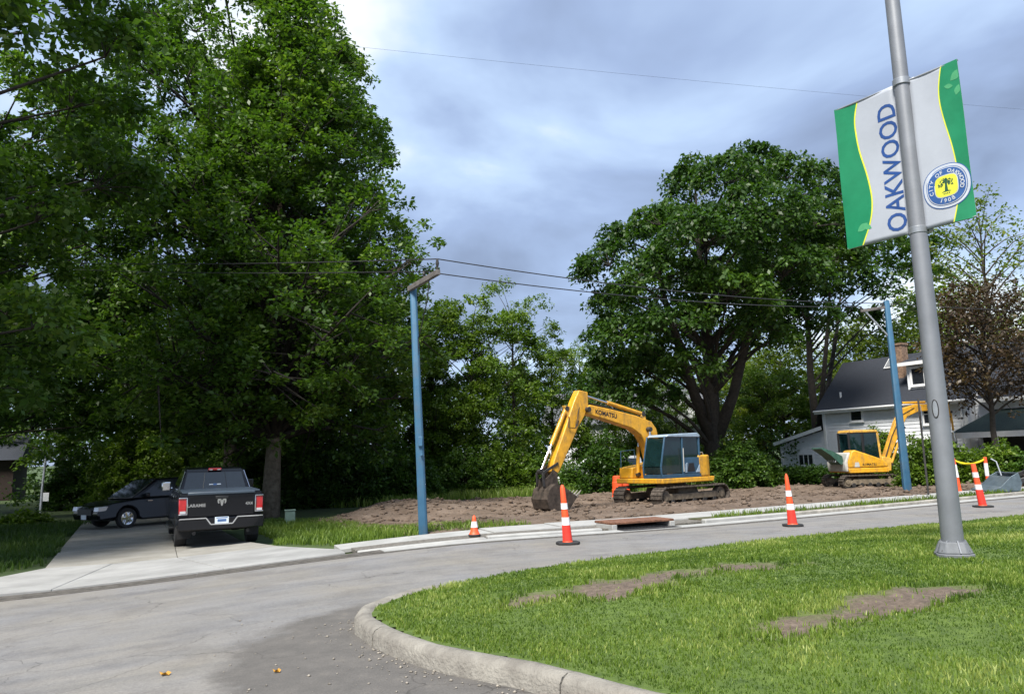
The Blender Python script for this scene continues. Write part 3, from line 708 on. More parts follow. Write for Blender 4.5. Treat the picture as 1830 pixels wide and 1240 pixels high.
# ================================================================== UTILITY POLES AND LINES
mat('pole_blue', (.030, .105, .19), .55, .1, col2=(.045, .135, .23), scale=2, bump=.05, grime=.35)
mat('timber_grey', (.11, .10, .095), .85, var=.3, scale=6, bump=.4)
mat('cable', (.02, .02, .022), .6)
def square_pole(label, base, top, w0, w1):
    e_ = empty('utility_pole', base, 0, label, 'utility pole', 'blue utility poles'); t_ = Vector(top)-Vector(base); mb = MB()
    vs = [(x*w+p.x, y*w*.8+p.y, p.z) for p, w in ((Vector((0, 0, -.1)), w0/2), (t_, w1/2)) for x, y in ((-1, -.6), (-.6, -1), (.6, -1), (1, -.6), (1, .6), (.6, 1), (-.6, 1), (-1, .6))]
    mb.add(vs, [tuple(range(8)), tuple(range(8, 16))]+[(i, (i+1) % 8, 8+(i+1) % 8, 8+i) for i in range(8)]).build('shaft', MATS['pole_blue'], e_, bevel=.01)
    return e_, t_
bx, by = gp(757, 955, -.06); bz = Gz(bx, by); tp = at(738, 508, by); pL, tL = square_pole('blue utility pole with grey crossarm beside the small cone', (bx, by, bz), tp, .20, .155)
aA = at(731, 517, by)-Vector((bx, by, bz)); aB = at(784, 486, by-1.1)-Vector((bx, by, bz))
MB().bar(aA, aB, .09, .12).build('crossarm', MATS['timber_grey'], pL, bevel=.008)
for f_, hgt in ((.52, .16), (.96, .26)):
    p = aA.lerp(aB, f_); MB().lathe([(.02, 0), (.035, .05), (.02, .07), (.04, hgt*.6), (.022, hgt)], 10, c=p+Vector((0, 0, .05))).build('insulator', MATS['steel_dark'], pL, smooth=True)
i1 = Vector((bx, by, bz))+aA.lerp(aB, .52)+Vector((0, 0, .21)); i2 = Vector((bx, by, bz))+aA.lerp(aB, .96)+Vector((0, 0, .31))
MB().tube([aA.lerp(aB, .7), aA.lerp(aB, .62)+Vector((0, 0, -.5)), tL+Vector((.12, -.05, -1.3)), tL+Vector((.1, -.05, -1.9))], .013, 6).build('drop_cable', MATS['cable'], pL)
MB().lathe([(.03, 0), (.03, .06)], 8, M=Matrix.Rotation(math.pi/2, 4, 'X'), c=tL*.30+Vector((.04, -.09, .05))).build('step_bolt', MATS['pole_blue'], pL)
MB().box(tL*.36+Vector((.03, -.11, 0)), (.10, .05, .22)).build('meter_box', MATS['pole_blue'], pL, bevel=.01)
rx, ry = gp(1623, 888, -.18); rz = Gz(rx, ry); tp = at(1584, 538, ry); pR, tR = square_pole('blue utility pole with braced arm beside the small excavator', (rx, ry, rz), tp, .27, .18)
w0 = Vector((rx, ry, rz)); a1 = at(1538, 556, ry)-w0; a2 = at(1583, 549, ry)-w0; a3 = at(1591, 604, ry)-w0
MB().bar(a2, a1, .08, .10).build('crossarm', MATS['timber_grey'], pR, bevel=.008)
MB().bar(a3, a1.lerp(a2, .15), .04, .05).build('brace', MATS['galvanised'], pR)
for f_ in (.03, .9): MB().lathe([(.02, 0), (.04, .06), (.02, .12)], 10, c=a1.lerp(a2, f_)+Vector((0, 0, .05))).build('insulator', MATS['steel_dark'], pR, smooth=True)
j1 = w0+a1.lerp(a2, .03)+Vector((0, 0, .16)); j2 = w0+a1.lerp(a2, .9)+Vector((0, 0, .16))
def wire(p, q, sag, label, r=.014):
    p, q = Vector(p), Vector(q)
    MBo = MB().tube([p.lerp(q, t)+Vector((0, 0, -sag*4*t*(1-t))) for t in np.linspace(0, 1, 25)], r, 5)
    tag(MBo.build('power_line', MATS['cable'], smooth=True), label, 'cable', 'overhead lines')
wire(i1, j1, .25, 'lower black overhead line strung between the two blue poles'); wire(i2, j2, .25, 'upper black overhead line strung between the two blue poles')
k1 = at(350, 478, 24); k2 = at(350, 462, 23)
wire(i1, i1+(k1-i1)*3, .2, 'lower overhead line running left from the pole into the trees'); wire(i2, i2+(k2-i2)*3, .2, 'upper overhead line running left from the pole into the trees')
wire(j2, at(2300, 560, 34), .2, 'overhead line running right from the braced pole')
wire(at(600, 80, 26), at(2400, 235, 40), .3, 'faint thin line high across the open sky', .004)

# ================================================================== ROAD-WORK MARKERS
mat('cone_orange', (.80, .085, .02), .5, var=.08, grime=.3); mat('cone_red', (.72, .035, .02), .5, var=.08, grime=.3); mat('cone_white', (.72, .72, .72), .4, var=.06, grime=.35)
def marker(name, px, py, z, hgt, r0, r1, bands, label, basew=.36, lean=(0, 0), Y=None, group='orange and white road markers', top='cone'):
    if Y is None: x, y = gp(px, py, z)
    else: p = at(px, py, Y); x, y = p.x, p.y
    e_ = empty(name, (x, y, z), 0, label, 'traffic cone', group)
    if basew: MB().prism([(math.cos(t)*basew*(.56 if k % 2 else .5), math.sin(t)*basew*(.56 if k % 2 else .5)) for k, t in enumerate(np.linspace(0, 2*math.pi, 8, endpoint=False))], 0.002, .045, 'z').build('base', MATS['black_rubber'], e_, bevel=.01)
    def rad(t): return r0+(r1-r0)*t
    prof = [(r0*1.12, .045), (rad(.03), .07)]+[(rad(t), hgt*t) for t in (.25, .5, .75, .93)]
    prof += [(r1*.85, hgt*.955), (r1*.45, hgt*.99)] if top == 'cone' else [(r1, hgt*.98), (r1*.9, hgt)]
    sh = lambda z: (lean[0]*z, lean[1]*z)
    def shear(o):
        for v in o.data.vertices: a = sh(v.co.z); v.co.x += a[0]; v.co.y += a[1]
    shear(MB().lathe(prof, 20).build('body', MATS['cone_orange'], e_, smooth=True))
    for t0, t1, w_ in bands:
        shear(MB().lathe([(rad(t0)+.001, hgt*t0), (rad(t0)+.006, hgt*t0+.003), (rad(t1)+.006, hgt*t1-.003), (rad(t1)+.001, hgt*t1)], 20).build('band', MATS['cone_white' if w_ else 'cone_red'], e_, smooth=True))
    if top == 'ring':
        rg = [(r1*.55*math.cos(t), 0, hgt*1.0+.03+.035*math.sin(t)) for t in np.linspace(0, 2*math.pi, 14)]; o = MB().tube(rg, .009, 5, False).build('handle', MATS['cone_orange'], e_, smooth=True); shear(o)
    return e_
B3 = [(.315, .445, 1), (.58, .68, 1)]
marker('traffic_post', 1015, 972, 0.0, 1.07, .085, .042, B3+[(.05, .315, 0)], 'tall striped marker post standing in the road before the big bucket', .44, (-.06, 0))
marker('traffic_post', 1417, 940, 0.0, 1.09, .095, .03, [(.31, .42, 1), (.56, .67, 1), (.05, .30, 0)], 'slim pointed striped marker post at the grass edge of the road', .42, (-.05, 0))
marker('traffic_post', 1757, 906, 0.0, 1.09, .09, .055, [(.40, .52, 1), (.68, .80, 1), (.05, .40, 0)], 'leaning striped marker post in the road right of the lamp post', .44, (-.12, 0), top='flat')
def tapepost(px, py, label, lean):
    x, y = gp(px, py, -.1); return marker('tape_post', px, py, Gz(x, y), 1.15, .06, .055, [(.45, .82, 1)], label, .40, lean, top='flat')
t1 = tapepost(1716, 881, 'orange and white tape post peeking out beside the lamp post', (-.09, 0))
t2 = tapepost(1768, 878, 'orange and white tape post behind the grey loader bucket', (-.01, 0))
x, y = gp(848, 958, .0); marker('traffic_cone', 848, 958, Gz(x, y)+.04, .42, .10, .025, [(.42, .70, 1)], 'small orange traffic cone with white collar on the kerb strip', .25, group='orange and white road markers')
# caution tape slung between the two tape posts
mat('tape_yellow', (.70, .52, .01), .5)
pa = Vector(t1.location)+Vector((-.1, 0, 1.10)); pb = Vector(t2.location)+Vector((0, 0, 1.10)); vs = []
for k in range(25):
    q = k/24; c = pa.lerp(pb, q)-Vector((0, 0, .16*4*q*(1-q))); tw = .5*math.sin(q*9); vs += [c+Vector((0, math.sin(tw)*.03, math.cos(tw)*.035)), c-Vector((0, math.sin(tw)*.03, math.cos(tw)*.035))]
tp_ = MB().add(vs, [(2*k, 2*k+1, 2*k+3, 2*k+2) for k in range(24)]).build('caution_tape', MATS['tape_yellow'], smooth=True); tag(tp_, 'yellow caution tape sagging between two striped posts', 'tape')
sl = tp_.modifiers.new('t', 'SOLIDIFY'); sl.thickness = .001
# two orange drums beyond the tracks
for k, (px, lb) in enumerate(((1104, 'orange drum beyond the excavator tracks, nearer its bucket'), (1115, 'orange drum beyond the excavator tracks, nearer its cab'))):
    p = at(px, 872, 35.5+k*.2); zz = lotz(p.x, p.y)
    d_ = empty('traffic_drum', (p.x, p.y, zz), 0, lb, 'traffic drum', 'orange drums')
    MB().lathe([(.30, 0), (.30, .08), (.27, .10), (.27, .4), (.25, .42), (.25, .72), (.23, .74), (.22, .98), (.15, 1.02)], 18).build('body', MATS['cone_orange'], d_, smooth=True)
    MB().lathe([(.33, 0), (.33, .05)], 18).build('base', MATS['black_rubber'], d_)
# road sign seen almost edge-on, left of the lamp post
x, y = gp(1660, 891, -.05); z = Gz(x, y)+.06
sg = empty('road_sign', (x, y, z), R(62), 'narrow road sign on a dark post just left of the lamp post', 'sign')
hs = 3.0
MB().box((0, 0, hs/2-.1), (.06, .06, hs+.2)).build('post', MATS['steel_dark'], sg, bevel=.005)
MB().box((0, -.045, hs-.62), (.62, .012, .78)).build('panel', MATS['galvanised'], sg, bevel=.005)
mat('sign_blue', (.03, .08, .16), .4); MB().box((0, -.055, hs-.62), (.58, .006, .74)).build('panel_face', MATS['sign_blue'], sg)
# green utility box at the edge of the verge
x, y = gp(518, 931, -.36); ub = empty('utility_box', (x, y, Gz(x, y)-.04), R(20), 'small pale green utility box on the verge beside the tree trunk', 'utility box')
mat('box_green', (.20, .28, .22), .5); MB().box((0, 0, .2), (.34, .3, .5)).build('cabinet', MATS['box_green'], ub, bevel=.02); MB().box((0, 0, .47), (.38, .34, .05)).build('lid', MATS['box_green'], ub, bevel=.015)
MB().box((.0, -.156, .22), (.26, .008, .34)).build('door', MATS['box_green'], ub, bevel=.003)
# leaves on the road
mat('dead_leaf', (.45, .22, .02), .7)
for k, (px, py, s) in enumerate(((296, 1185, .05), (495, 1191, .035))):
    x, y = gp(px, py); mb = MB(); n = 10
    mb.add([(s*math.cos(t)*(1 if i % 2 else .65), s*.7*math.sin(t)*(1 if i % 2 else .65), .006+.012*(i % 3)) for i, t in enumerate(np.linspace(0, 2*math.pi, n, endpoint=False))]+[(0, 0, .004)], [(i, (i+1) % n, n) for i in range(n)])
    o = mb.build('fallen_leaf', MATS['dead_leaf'], loc=(x, y, Gz(x, y)+.002)); tag(o, ['larger yellow fallen leaf on the pale asphalt', 'smaller yellow fallen leaf on the dark asphalt'][k], 'leaf', 'fallen leaves')

# ================================================================== EXCAVATORS
def track_parts(par, L_, h, wd, yc, tensioner=True, sd=1):
    r = h/2; n = 0; pts = []
    xa, xb = -L_/2+r, L_/2-r; seg = .17
    for k in range(int((xb-xa)/seg)): pts.append((xa+seg*k, h, 0.))
    for k in range(8): a = math.pi/2-math.pi*k/8; pts.append((xb+r*math.cos(a), r+r*math.sin(a), a-math.pi/2))
    for k in range(int((xb-xa)/seg)): pts.append((xb-seg*k, 0, math.pi))
    for k in range(8): a = -math.pi/2-math.pi*k/8; pts.append((xa+r*math.cos(a), r+r*math.sin(a), a-math.pi/2))
    mb = MB()
    for x, z, a in pts:
        M = Matrix.Rotation(-a, 3, 'Y'); c = Vector((x, yc, z))+M @ Vector((0, 0, -.02))
        mb.box(c, (.155, wd, .035), M); mb.box(c+M @ Vector((.05, 0, .028)), (.025, wd*.98, .035), M)
    mb.build('track_shoes', MATS['track_steel'], par)
    rin = r-.075; pl = [(xa+rin*math.cos(a), r+rin*math.sin(a)) for a in np.linspace(math.pi/2, 3*math.pi/2, 9)]+[(xb+rin*math.cos(a), r+rin*math.sin(a)) for a in np.linspace(-math.pi/2, math.pi/2, 9)]
    ro = r-.03; po = [(xa+ro*math.cos(a), r+ro*math.sin(a)) for a in np.linspace(math.pi/2, 3*math.pi/2, 9)]+[(xb+ro*math.cos(a), r+ro*math.sin(a)) for a in np.linspace(-math.pi/2, math.pi/2, 9)]
    nP = len(pl); mb = MB(); o = []
    for p, y in ((pl, yc-wd*.2), (po, yc-wd*.2), (po, yc+wd*.2), (pl, yc+wd*.2)): o += [(q[0], y, q[1]) for q in p]
    f = [];
    for k in range(nP):
        k2 = (k+1) % nP
        for a in range(4): b_ = (a+1) % 4; f.append((a*nP+k, a*nP+k2, b_*nP+k2, b_*nP+k))
    mb.add(o, f).build('track_chain', MATS['steel_dark'], par)
    MB().prism([(xa, r-.13), (xb, r-.13), (xb, r+.10), (xa+.3, r+.12)], yc-wd*.26, yc+wd*.26).build('track_frame', MATS['frame_dusty'], par, bevel=.02)
    Mx = Matrix.Rotation(math.pi/2, 4, 'X')
    for x, nm, rr_ in ((xa, 'sprocket', rin*.93), (xb, 'idler_wheel', rin*.95)):
        MB().lathe([(rr_, -wd*.22), (rr_, wd*.22)], 20, Mx, (x, yc, r)).lathe([(rr_*.55, -wd*.30), (rr_*.5, wd*.30)], 14, Mx, (x, yc, r)).build(nm, MATS['frame_dusty'], par, bevel=.015)
    for k in range(5):
        x = xa+(xb-xa)*(k+.7)/5.4; MB().lathe([(.11, -wd*.27), (.11, wd*.27)], 14, Mx, (x, yc, .16)).build('roller', MATS['steel_dark'], par, bevel=.01)
def cyl(par, p, q, r0, f, m0, name):
    p, q = Vector(p), Vector(q); mid = p.lerp(q, f)
    c = MB().tube([p, mid], r0, 12).build(name, m0, par, bevel=.006)
    MB().tube([mid-(q-p)*.02, q], r0*.58, 10).build('piston_rod', MATS['chrome'], c, smooth=True)
    Mx = Matrix.Rotation(math.pi/2, 4, 'X')
    for e_ in (p, q): MB().lathe([(r0*1.15, -.09), (r0*1.15, .09)], 12, Mx, e_).build('pin', MATS['steel_dark'], c)
mat('track_steel', (.085, .07, .058), .8, .25, var=.45, scale=10, bump=.5)
mat('frame_dusty', (.15, .12, .085), .85, .1, var=.4, scale=5, bump=.3)
mat('cab_blue', (.035, .085, .14), .4, .2, var=.15); mat('cab_light', (.30, .38, .46), .4, .2); mat('decal_black', (.01, .01, .012), .5); mat('seat_cloth', (.02, .02, .022), .9)
mat('counter_grey', (.40, .40, .38), .5)
cx, cy = gp(1222, 895, -.35); HE = R(217.5); cx += .7*math.cos(HE); cy += .7*math.sin(HE)
ex = empty('excavator', (cx, cy, lotz(cx, cy)-.03), HE, 'large yellow excavator with curled bucket resting on the bare lot', 'excavator')
tl = empty('left_track', (0, 0, 0)); tl.parent = ex; tr_ = empty('right_track', (0, 0, 0)); tr_.parent = ex
tl.name = 'crawler_track'; tr_.name = 'crawler_track'
track_parts(tl, 4.1, .74, .56, 1.0); track_parts(tr_, 4.1, .74, .56, -1.0)
MB().prism([(-.7, .28), (.7, .28), (.55, .66), (-.55, .66)], -.85, .85).lathe([(.58, .66), (.58, .9)], 24).build('undercarriage', MATS['frame_dusty'], ex, bevel=.02)
Y1, YD = MATS['yellow_paint'], MATS['yellow_paint_dull']
MB().prism([(-1.15, .88), (1.88, .88), (1.9, 1.07), (-1.22, 1.07)], -1.22, 1.24).build('deck', Y1, ex, bevel=.03)
# counterweight, rounded plan
pl = [(-.75, -1.2), (-.3, -1.2), (-.3, 1.22), (-.75, 1.22)]+[(-.75-.55*math.cos(a)**.6, 1.22*math.sin(a)) for a in np.linspace(1.35, -1.35, 13)]
MB().prism(pl, 1.075, 1.92, 'z').build('counterweight', Y1, ex, bevel=.06, seg=3)
MB().prism([(-.29, 1.075), (.75, 1.075), (.75, 1.62), (-.29, 1.80)], -1.2, -.42).build('engine_hood', Y1, ex, bevel=.04)
MB().prism([(.78, 1.075), (1.75, 1.075), (1.70, 1.50), (.78, 1.60)], -1.2, -.48).build('tool_box', Y1, ex, bevel=.04)
MB().tube([(1.7, -1.1, 1.5), (1.68, -1.1, 2.15), (.9, -1.1, 2.2), (.85, -1.1, 1.6)], .022, 8).build('handrail', MATS['cab_blue'], ex, smooth=True)
MB().tube([(-.45, 1.15, 1.92), (-.5, 1.15, 2.02), (-1.0, .85, 2.02), (-1.05, .85, 1.92)], .02, 8).build('rear_rail', MATS['counter_grey'], ex, smooth=True)
MB().tube([(-.5, -.6, 1.8), (-.5, -.6, 2.25), (-.62, -.6, 2.32)], .05, 10).build('exhaust_pipe', MATS['steel_dark'], ex, smooth=True)
# cab
cab = empty('cab', (0, 0, 0)); cab.parent = ex
y0, y1 = .24, 1.22; pr = [(-.42, 1.075), (1.86, 1.075), (1.92, 1.5), (1.62, 2.62), (1.45, 2.72), (-.30, 2.76), (-.44, 2.6)]
MB().prism([(-.42, 1.075), (1.86, 1.075), (1.88, 1.22), (-.42, 1.22)], y0, y1).build('cab_floor', MATS['cab_blue'], cab, bevel=.01)
MB().prism([(1.55, 2.64), (1.42, 2.74), (-.30, 2.80), (-.44, 2.72), (-.44, 2.62)], y0-.02, y1+.02).build('roof', MATS['cab_light'], cab, bevel=.03)
for yy in (y0+.04, y1-.04):
    for p, q, wd in (((-.38, yy, 1.2), (-.40, yy, 2.66), .09), ((.62, yy, 1.2), (.60, yy, 2.68), .07), ((1.86, yy, 1.2), (1.88, yy, 1.5), .06), ((1.88, yy, 1.5), (1.58, yy, 2.66), .06)):
        MB().bar(p, q, .06, wd, (1, 0, 0)).build('cab_pillar', MATS['cab_blue'], cab, bevel=.01)
def pane(par, pts, m='glass_teal', name='window_pane', th=.012):
    n = len(pts); P = [Vector(p) for p in pts]; nn = (P[1]-P[0]).cross(P[2]-P[0]).normalized()*th
    return MB().add([p for p in P]+[p+nn for p in P], [tuple(range(n)), tuple(range(2*n-1, n-1, -1))]+[(i, (i+1) % n, n+(i+1) % n, n+i) for i in range(n)]).build(name, MATS[m], par)
for yy in (y1-.05, y0+.03):
    pane(cab, [(-.34, yy, 1.85), (.57, yy, 1.85), (.56, yy, 2.62), (-.35, yy, 2.62)]); pane(cab, [(.66, yy, 1.25), (1.83, yy, 1.25), (1.85, yy, 1.5), (1.56, yy, 2.62), (.64, yy, 2.62)])
pane(cab, [(1.85, y0+.06, 1.25), (1.85, y1-.06, 1.25), (1.87, y1-.06, 1.5), (1.87, y0+.06, 1.5)]); pane(cab, [(1.875, y0+.06, 1.52), (1.875, y1-.06, 1.52), (1.585, y1-.06, 2.6), (1.585, y0+.06, 2.6)])
pane(cab, [(-.41, y0+.06, 1.85), (-.41, y1-.06, 1.85), (-.41, y1-.06, 2.6), (-.41, y0+.06, 2.6)])
dr = MB().prism([(-.34, 1.23), (.57, 1.23), (.57, 1.84), (-.34, 1.84)], y1-.06, y1-.005).build('door', MATS['cab_blue'], cab, bevel=.01)
MB().prism([(-.05, 1.30), (.42, 1.30), (.30, 1.62), (.02, 1.62)], y1-.004, y1+.01).build('door_panel', MATS['decal_black'], cab, bevel=.005)
MB().prism([(.44, 1.26), (.54, 1.26), (.50, 1.58), (.40, 1.64)], y1-.004, y1+.012).build('step_plate', MATS['cab_light'], cab)
MB().prism([(-.33, 1.26), (-.10, 1.26), (-.33, 1.55)], y1-.004, y1+.012).build('corner_plate', MATS['cab_light'], cab)
MB().tube([(.66, y1+.04, 1.3), (.66, y1+.06, 2.2)], .018, 8).build('grab_rail', MATS['counter_grey'], cab, smooth=True)
MB().box((.25, .73, 1.5), (.5, .5, .5)).box((.05, .73, 1.95), (.16, .48, .7)).build('operator_seat', MATS['seat_cloth'], cab, bevel=.06)
# boom, arm
yb0, yb1 = -.33, .08
MB().prism([(.82, 1.25), (.68, 1.95), (.66, 2.55), (.78, 3.02), (1.05, 3.30), (1.9, 3.52), (3.2, 3.74), (4.35, 3.90), (4.56, 3.78), (4.50, 3.55), (3.2, 3.27), (2.15, 3.02), (1.68, 2.76), (1.38, 2.3), (1.2, 1.7), (1.08, 1.22)], yb0, yb1).build('boom', Y1, ex, bevel=.035)
MB().prism([(.80, 1.08), (1.12, 1.08), (1.12, 1.5), (.80, 1.5)], yb0-.09, yb0-.01).prism([(.80, 1.08), (1.12, 1.08), (1.12, 1.5), (.80, 1.5)], yb1+.01, yb1+.09).build('boom_bracket', YD, ex, bevel=.02)
mb = MB(); text_mb(mb, 'KOMATSU', .235, lambda x, y: (3.55-x*1.03, yb1+.004, 3.555+y-x*.155), .008)
mb.build('boom_lettering', MATS['decal_black'], ex)
for yy in (yb0-.10, yb1+.10): cyl(ex, (1.45, yy, 1.22), (1.30, yy, 2.98), .075, .62, Y1, 'boom_cylinder')
MB().lathe([(.10, -.36), (.10, .36)], 14, Matrix.Rotation(math.pi/2, 4, 'X'), (1.30, -.125, 2.98)).lathe([(.10, -.31), (.10, .31)], 14, Matrix.Rotation(math.pi/2, 4, 'X'), (4.5, -.125, 3.72)).build('boom_pin', MATS['steel_dark'], ex, bevel=.01)
cyl(ex, (1.35, -.125, 3.60), (4.46, -.125, 4.27), .085, .62, Y1, 'arm_cylinder')
MB().prism([(1.2, 3.3), (1.55, 3.38), (1.42, 3.66), (1.28, 3.66)], -.2, -.05).build('cylinder_lug', YD, ex, bevel=.01)
MB().prism([(4.40, 4.38), (4.84, 4.44), (5.12, 4.0), (5.50, 3.22), (6.20, 1.85), (6.30, 1.5), (6.16, 1.38), (5.98, 1.45), (5.72, 1.85), (4.96, 3.05), (4.62, 3.48), (4.40, 3.9)], -.285, .035).build('arm', Y1, ex, bevel=.03)
cyl(ex, (5.40, -.125, 3.75), (6.72, -.125, 1.50), .08, .58, Y1, 'bucket_cylinder')
MB().prism([(5.2, 3.82), (5.52, 3.86), (5.38, 3.4), (5.3, 3.3)], -.2, -.05).build('cylinder_lug', YD, ex, bevel=.01)
for yy in (-.30, .05):
    MB().bar((6.02, yy, 1.78), (6.74, yy, 1.46), .04, .10).bar((6.74, yy, 1.46), (6.72, yy, .98), .04, .10).build('bucket_link', MATS['steel_dark'], ex, bevel=.01)
# hoses
for k, yy in enumerate((-.02, -.10, -.2)):
    MB().tube([(.9, yy, 2.9), (1.5, yy, 3.46+.03*k), (3.0, yy, 3.76), (4.2, yy, 3.96), (4.75, yy, 4.0-.1*k), (5.0, yy+.1, 3.55), (5.1, yy+.15, 3.1)], .016, 6).build('hose', MATS['black_rubber'], ex, smooth=True)
MB().tube([(4.95, .05, 3.3), (5.2, .12, 3.02), (5.5, .10, 3.05), (5.42, .05, 3.45)], .02, 6).build('hose', MATS['black_rubber'], ex, smooth=True)
def bucket(par, prof, y0, y1, nteeth, m, tooth_m, lip, name='bucket'):
    # prof: outer curve from the hinge round the back to the lip
    bk = empty(name, (0, 0, 0)); bk.parent = par; n = len(prof)
    mb = MB(); cx_ = sum(p[0] for p in prof)/n; cz_ = sum(p[1] for p in prof)/n
    for p, q in zip(prof, prof[1:]):
        ip = (p[0]+(cx_-p[0])*.06, p[1]+(cz_-p[1])*.06); iq = (q[0]+(cx_-q[0])*.06, q[1]+(cz_-q[1])*.06)
        mb.prism([p, q, iq, ip], y0, y1)
    mb.build('shell', m, bk)
    for yy in (y0, y1): MB().prism(prof, yy-.02, yy+.02).build('side_plate', m, bk, bevel=.006)
    for k in range(nteeth):
        yy = y0+.05+(y1-y0-.1)*k/(nteeth-1); a = Vector((lip[0][0], yy, lip[0][1])); b_ = Vector((lip[1][0], yy, lip[1][1]))
        d = b_-a; MB().add([a+Vector((0, s*.045, 0))+Vector((-d.z, 0, d.x)).normalized()*u*.04 for s in (-1, 1) for u in (-1, 1)]+[b_+Vector((0, s*.02, 0)) for s in (-1, 1)], [(0, 1, 3, 2), (0, 2, 5, 4), (1, 4, 5, 3), (0, 4, 1), (2, 3, 5)]).build('tooth', tooth_m, bk)
    return bk
mat('tooth_steel', (.34, .31, .27), .5, .5, var=.3)
bk = bucket(ex, [(6.12, 1.02), (6.42, 1.06), (6.70, .88), (6.82, .55), (6.72, .22), (6.42, .03), (6.05, .05), (5.70, .26), (5.40, .58)], -.55, .30, 5, MATS['bucket_steel'] if 'bucket_steel' in MATS else mat('bucket_steel', (.055, .042, .033), .75, .3, var=.5, scale=6, bump=.4), MATS['tooth_steel'], ((5.42, .57), (5.16, .80)))
for yy in (-.28, .03): MB().prism([(6.05, 1.02), (6.08, 1.46), (6.26, 1.56), (6.40, 1.40), (6.66, 1.22), (6.74, .86), (6.42, 1.02)], yy-.02, yy+.02).build('bucket_ear', MATS['bucket_steel'], bk)

# ---- small excavator by the house
mx, my = gp(1537, 869, -.3); sm = empty('small_excavator', (mx, my, lotz(mx, my)-.03), R(4), 'small yellow excavator with raised boom in front of the grey house', 'excavator'); sm.scale = (1.03, 1.03, 1.03)
for yy in (-.85, .85):
    t_ = empty('crawler_track', (0, 0, 0)); t_.parent = sm; track_parts(t_, 2.75, .62, .42, yy)
MB().prism([(-.5, .25), (.6, .25), (.5, .56), (-.4, .56)], -.75, .75).lathe([(.45, .56), (.45, .75)], 20).build('undercarriage', MATS['frame_dusty'], sm, bevel=.02)
MB().prism([(1.2, .1), (2.2, .22), (2.2, .35), (1.2, .35)], -.5, -.38).prism([(1.2, .1), (2.2, .22), (2.2, .35), (1.2, .35)], .38, .5).build('blade_arm', MATS['steel_dark'], sm, bevel=.01)
MB().prism([(2.18, .02), (2.26, .02), (2.20, .30), (2.28, .58), (2.20, .58), (2.12, .30)], -1.05, 1.05).build('dozer_blade', MATS['steel_dark'], sm, bevel=.01)
MB().prism([(-.95, .72), (.98, .72), (1.0, .95), (-1.0, .95)], -.98, .98).build('deck', Y1, sm, bevel=.03)
MB().prism([(-.98, .96), (.95, .96), (.95, 1.12), (.72, 1.32), (-.10, 1.62), (-.62, 1.80), (-.78, 1.74), (-.98, 1.25)], -.99, -.15).build('engine_cover', Y1, sm, bevel=.06, seg=3)
MB().prism([(-1.06, .78), (-.84, .78), (-.80, 1.70), (-.92, 1.66), (-1.12, 1.2)], -.9, .9).build('counterweight', MATS['counter_grey'], sm, bevel=.05)
MB().prism([(-.70, 1.0), (-.45, 1.0), (-.48, 1.22), (-.66, 1.22)], -1.0, -.992).build('number_decal', MATS['counter_grey'], sm)
mb = MB(); text_mb(mb, 'KOMATSU', .15, lambda x, y: (.05+x, -.9945, 1.10+y), .004); mb.build('side_lettering', MATS['decal_black'], sm)
c2 = empty('cab', (0, 0, 0)); c2.parent = sm; y0, y1 = -.12, .95
MB().prism([(-.42, 2.62), (1.0, 2.62), (1.08, 2.55), (1.02, 2.74), (-.36, 2.76)], y0-.03, y1+.03).build('roof', YD, c2, bevel=.03)
for yy in (y0+.03, y1-.03):
    for p, q, wd in (((-.40, yy, .95), (-.40, yy, 2.64), .09), ((.30, yy, 1.2), (.28, yy, 2.64), .12), ((1.14, yy, .95), (1.05, yy, 2.64), .10)):
        MB().bar(p, q, .06, wd, (1, 0, 0)).build('cab_pillar', MATS['decal_black'] if q[0] < 1 else YD, c2, bevel=.01)
    pane(c2, [(-.34, yy, 1.3), (.22, yy, 1.3), (.22, yy, 2.6), (-.34, yy, 2.6)], 'glass_teal'); pane(c2, [(.36, yy, 1.0), (1.08, yy, 1.0), (1.01, yy, 2.6), (.36, yy, 2.6)], 'glass_teal')
pane(c2, [(1.12, y0+.06, 1.0), (1.12, y1-.06, 1.0), (1.04, y1-.06, 2.6), (1.04, y0+.06, 2.6)], 'glass_teal')
MB().box((.2, .4, 1.45), (.45, .45, .5)).box((.0, .4, 1.85), (.14, .44, .6)).build('operator_seat', MATS['seat_cloth'], c2, bevel=.05)
MB().prism([(1.0, .75), (1.5, .75), (1.55, 1.35), (1.1, 1.45)], -.28, .14).build('swing_post', YD, sm, bevel=.03)
MB().prism([(1.18, 1.30), (1.48, 1.25), (2.25, 2.75), (2.62, 3.32), (3.2, 3.55), (4.55, 3.62), (4.62, 3.86), (3.1, 3.92), (2.35, 3.72), (1.95, 3.05)], -.2, .06).build('boom', Y1, sm, bevel=.03)
cyl(sm, (1.62, -.07, 1.05), (2.42, -.07, 2.80), .065, .6, Y1, 'boom_cylinder')
cyl(sm, (2.4, -.07, 4.0), (4.5, -.07, 4.02), .06, .6, Y1, 'arm_cylinder')
MB().prism([(4.46, 4.10), (4.78, 4.08), (4.86, 3.6), (4.72, 1.75), (4.50, 1.72), (4.46, 3.4)], -.17, .03).build('arm', Y1, sm, bevel=.025)
cyl(sm, (4.92, -.07, 3.5), (4.98, -.07, 2.0), .05, .6, Y1, 'bucket_cylinder')
bucket(sm, [(4.4, 1.75), (4.78, 1.78), (5.0, 1.5), (4.98, 1.15), (4.7, .98), (4.35, 1.05), (4.1, 1.3)], -.42, .28, 4, MATS['bucket_steel'], MATS['tooth_steel'], ((4.12, 1.28), (3.95, 1.42)))
for k in range(2): MB().tube([(1.3, -.2-.04*k, 1.4), (1.7, -.24, 2.4), (2.3, -.22, 3.4), (3.0, -.22, 3.75)], .016, 6).build('hose', MATS['black_rubber'], sm, smooth=True)
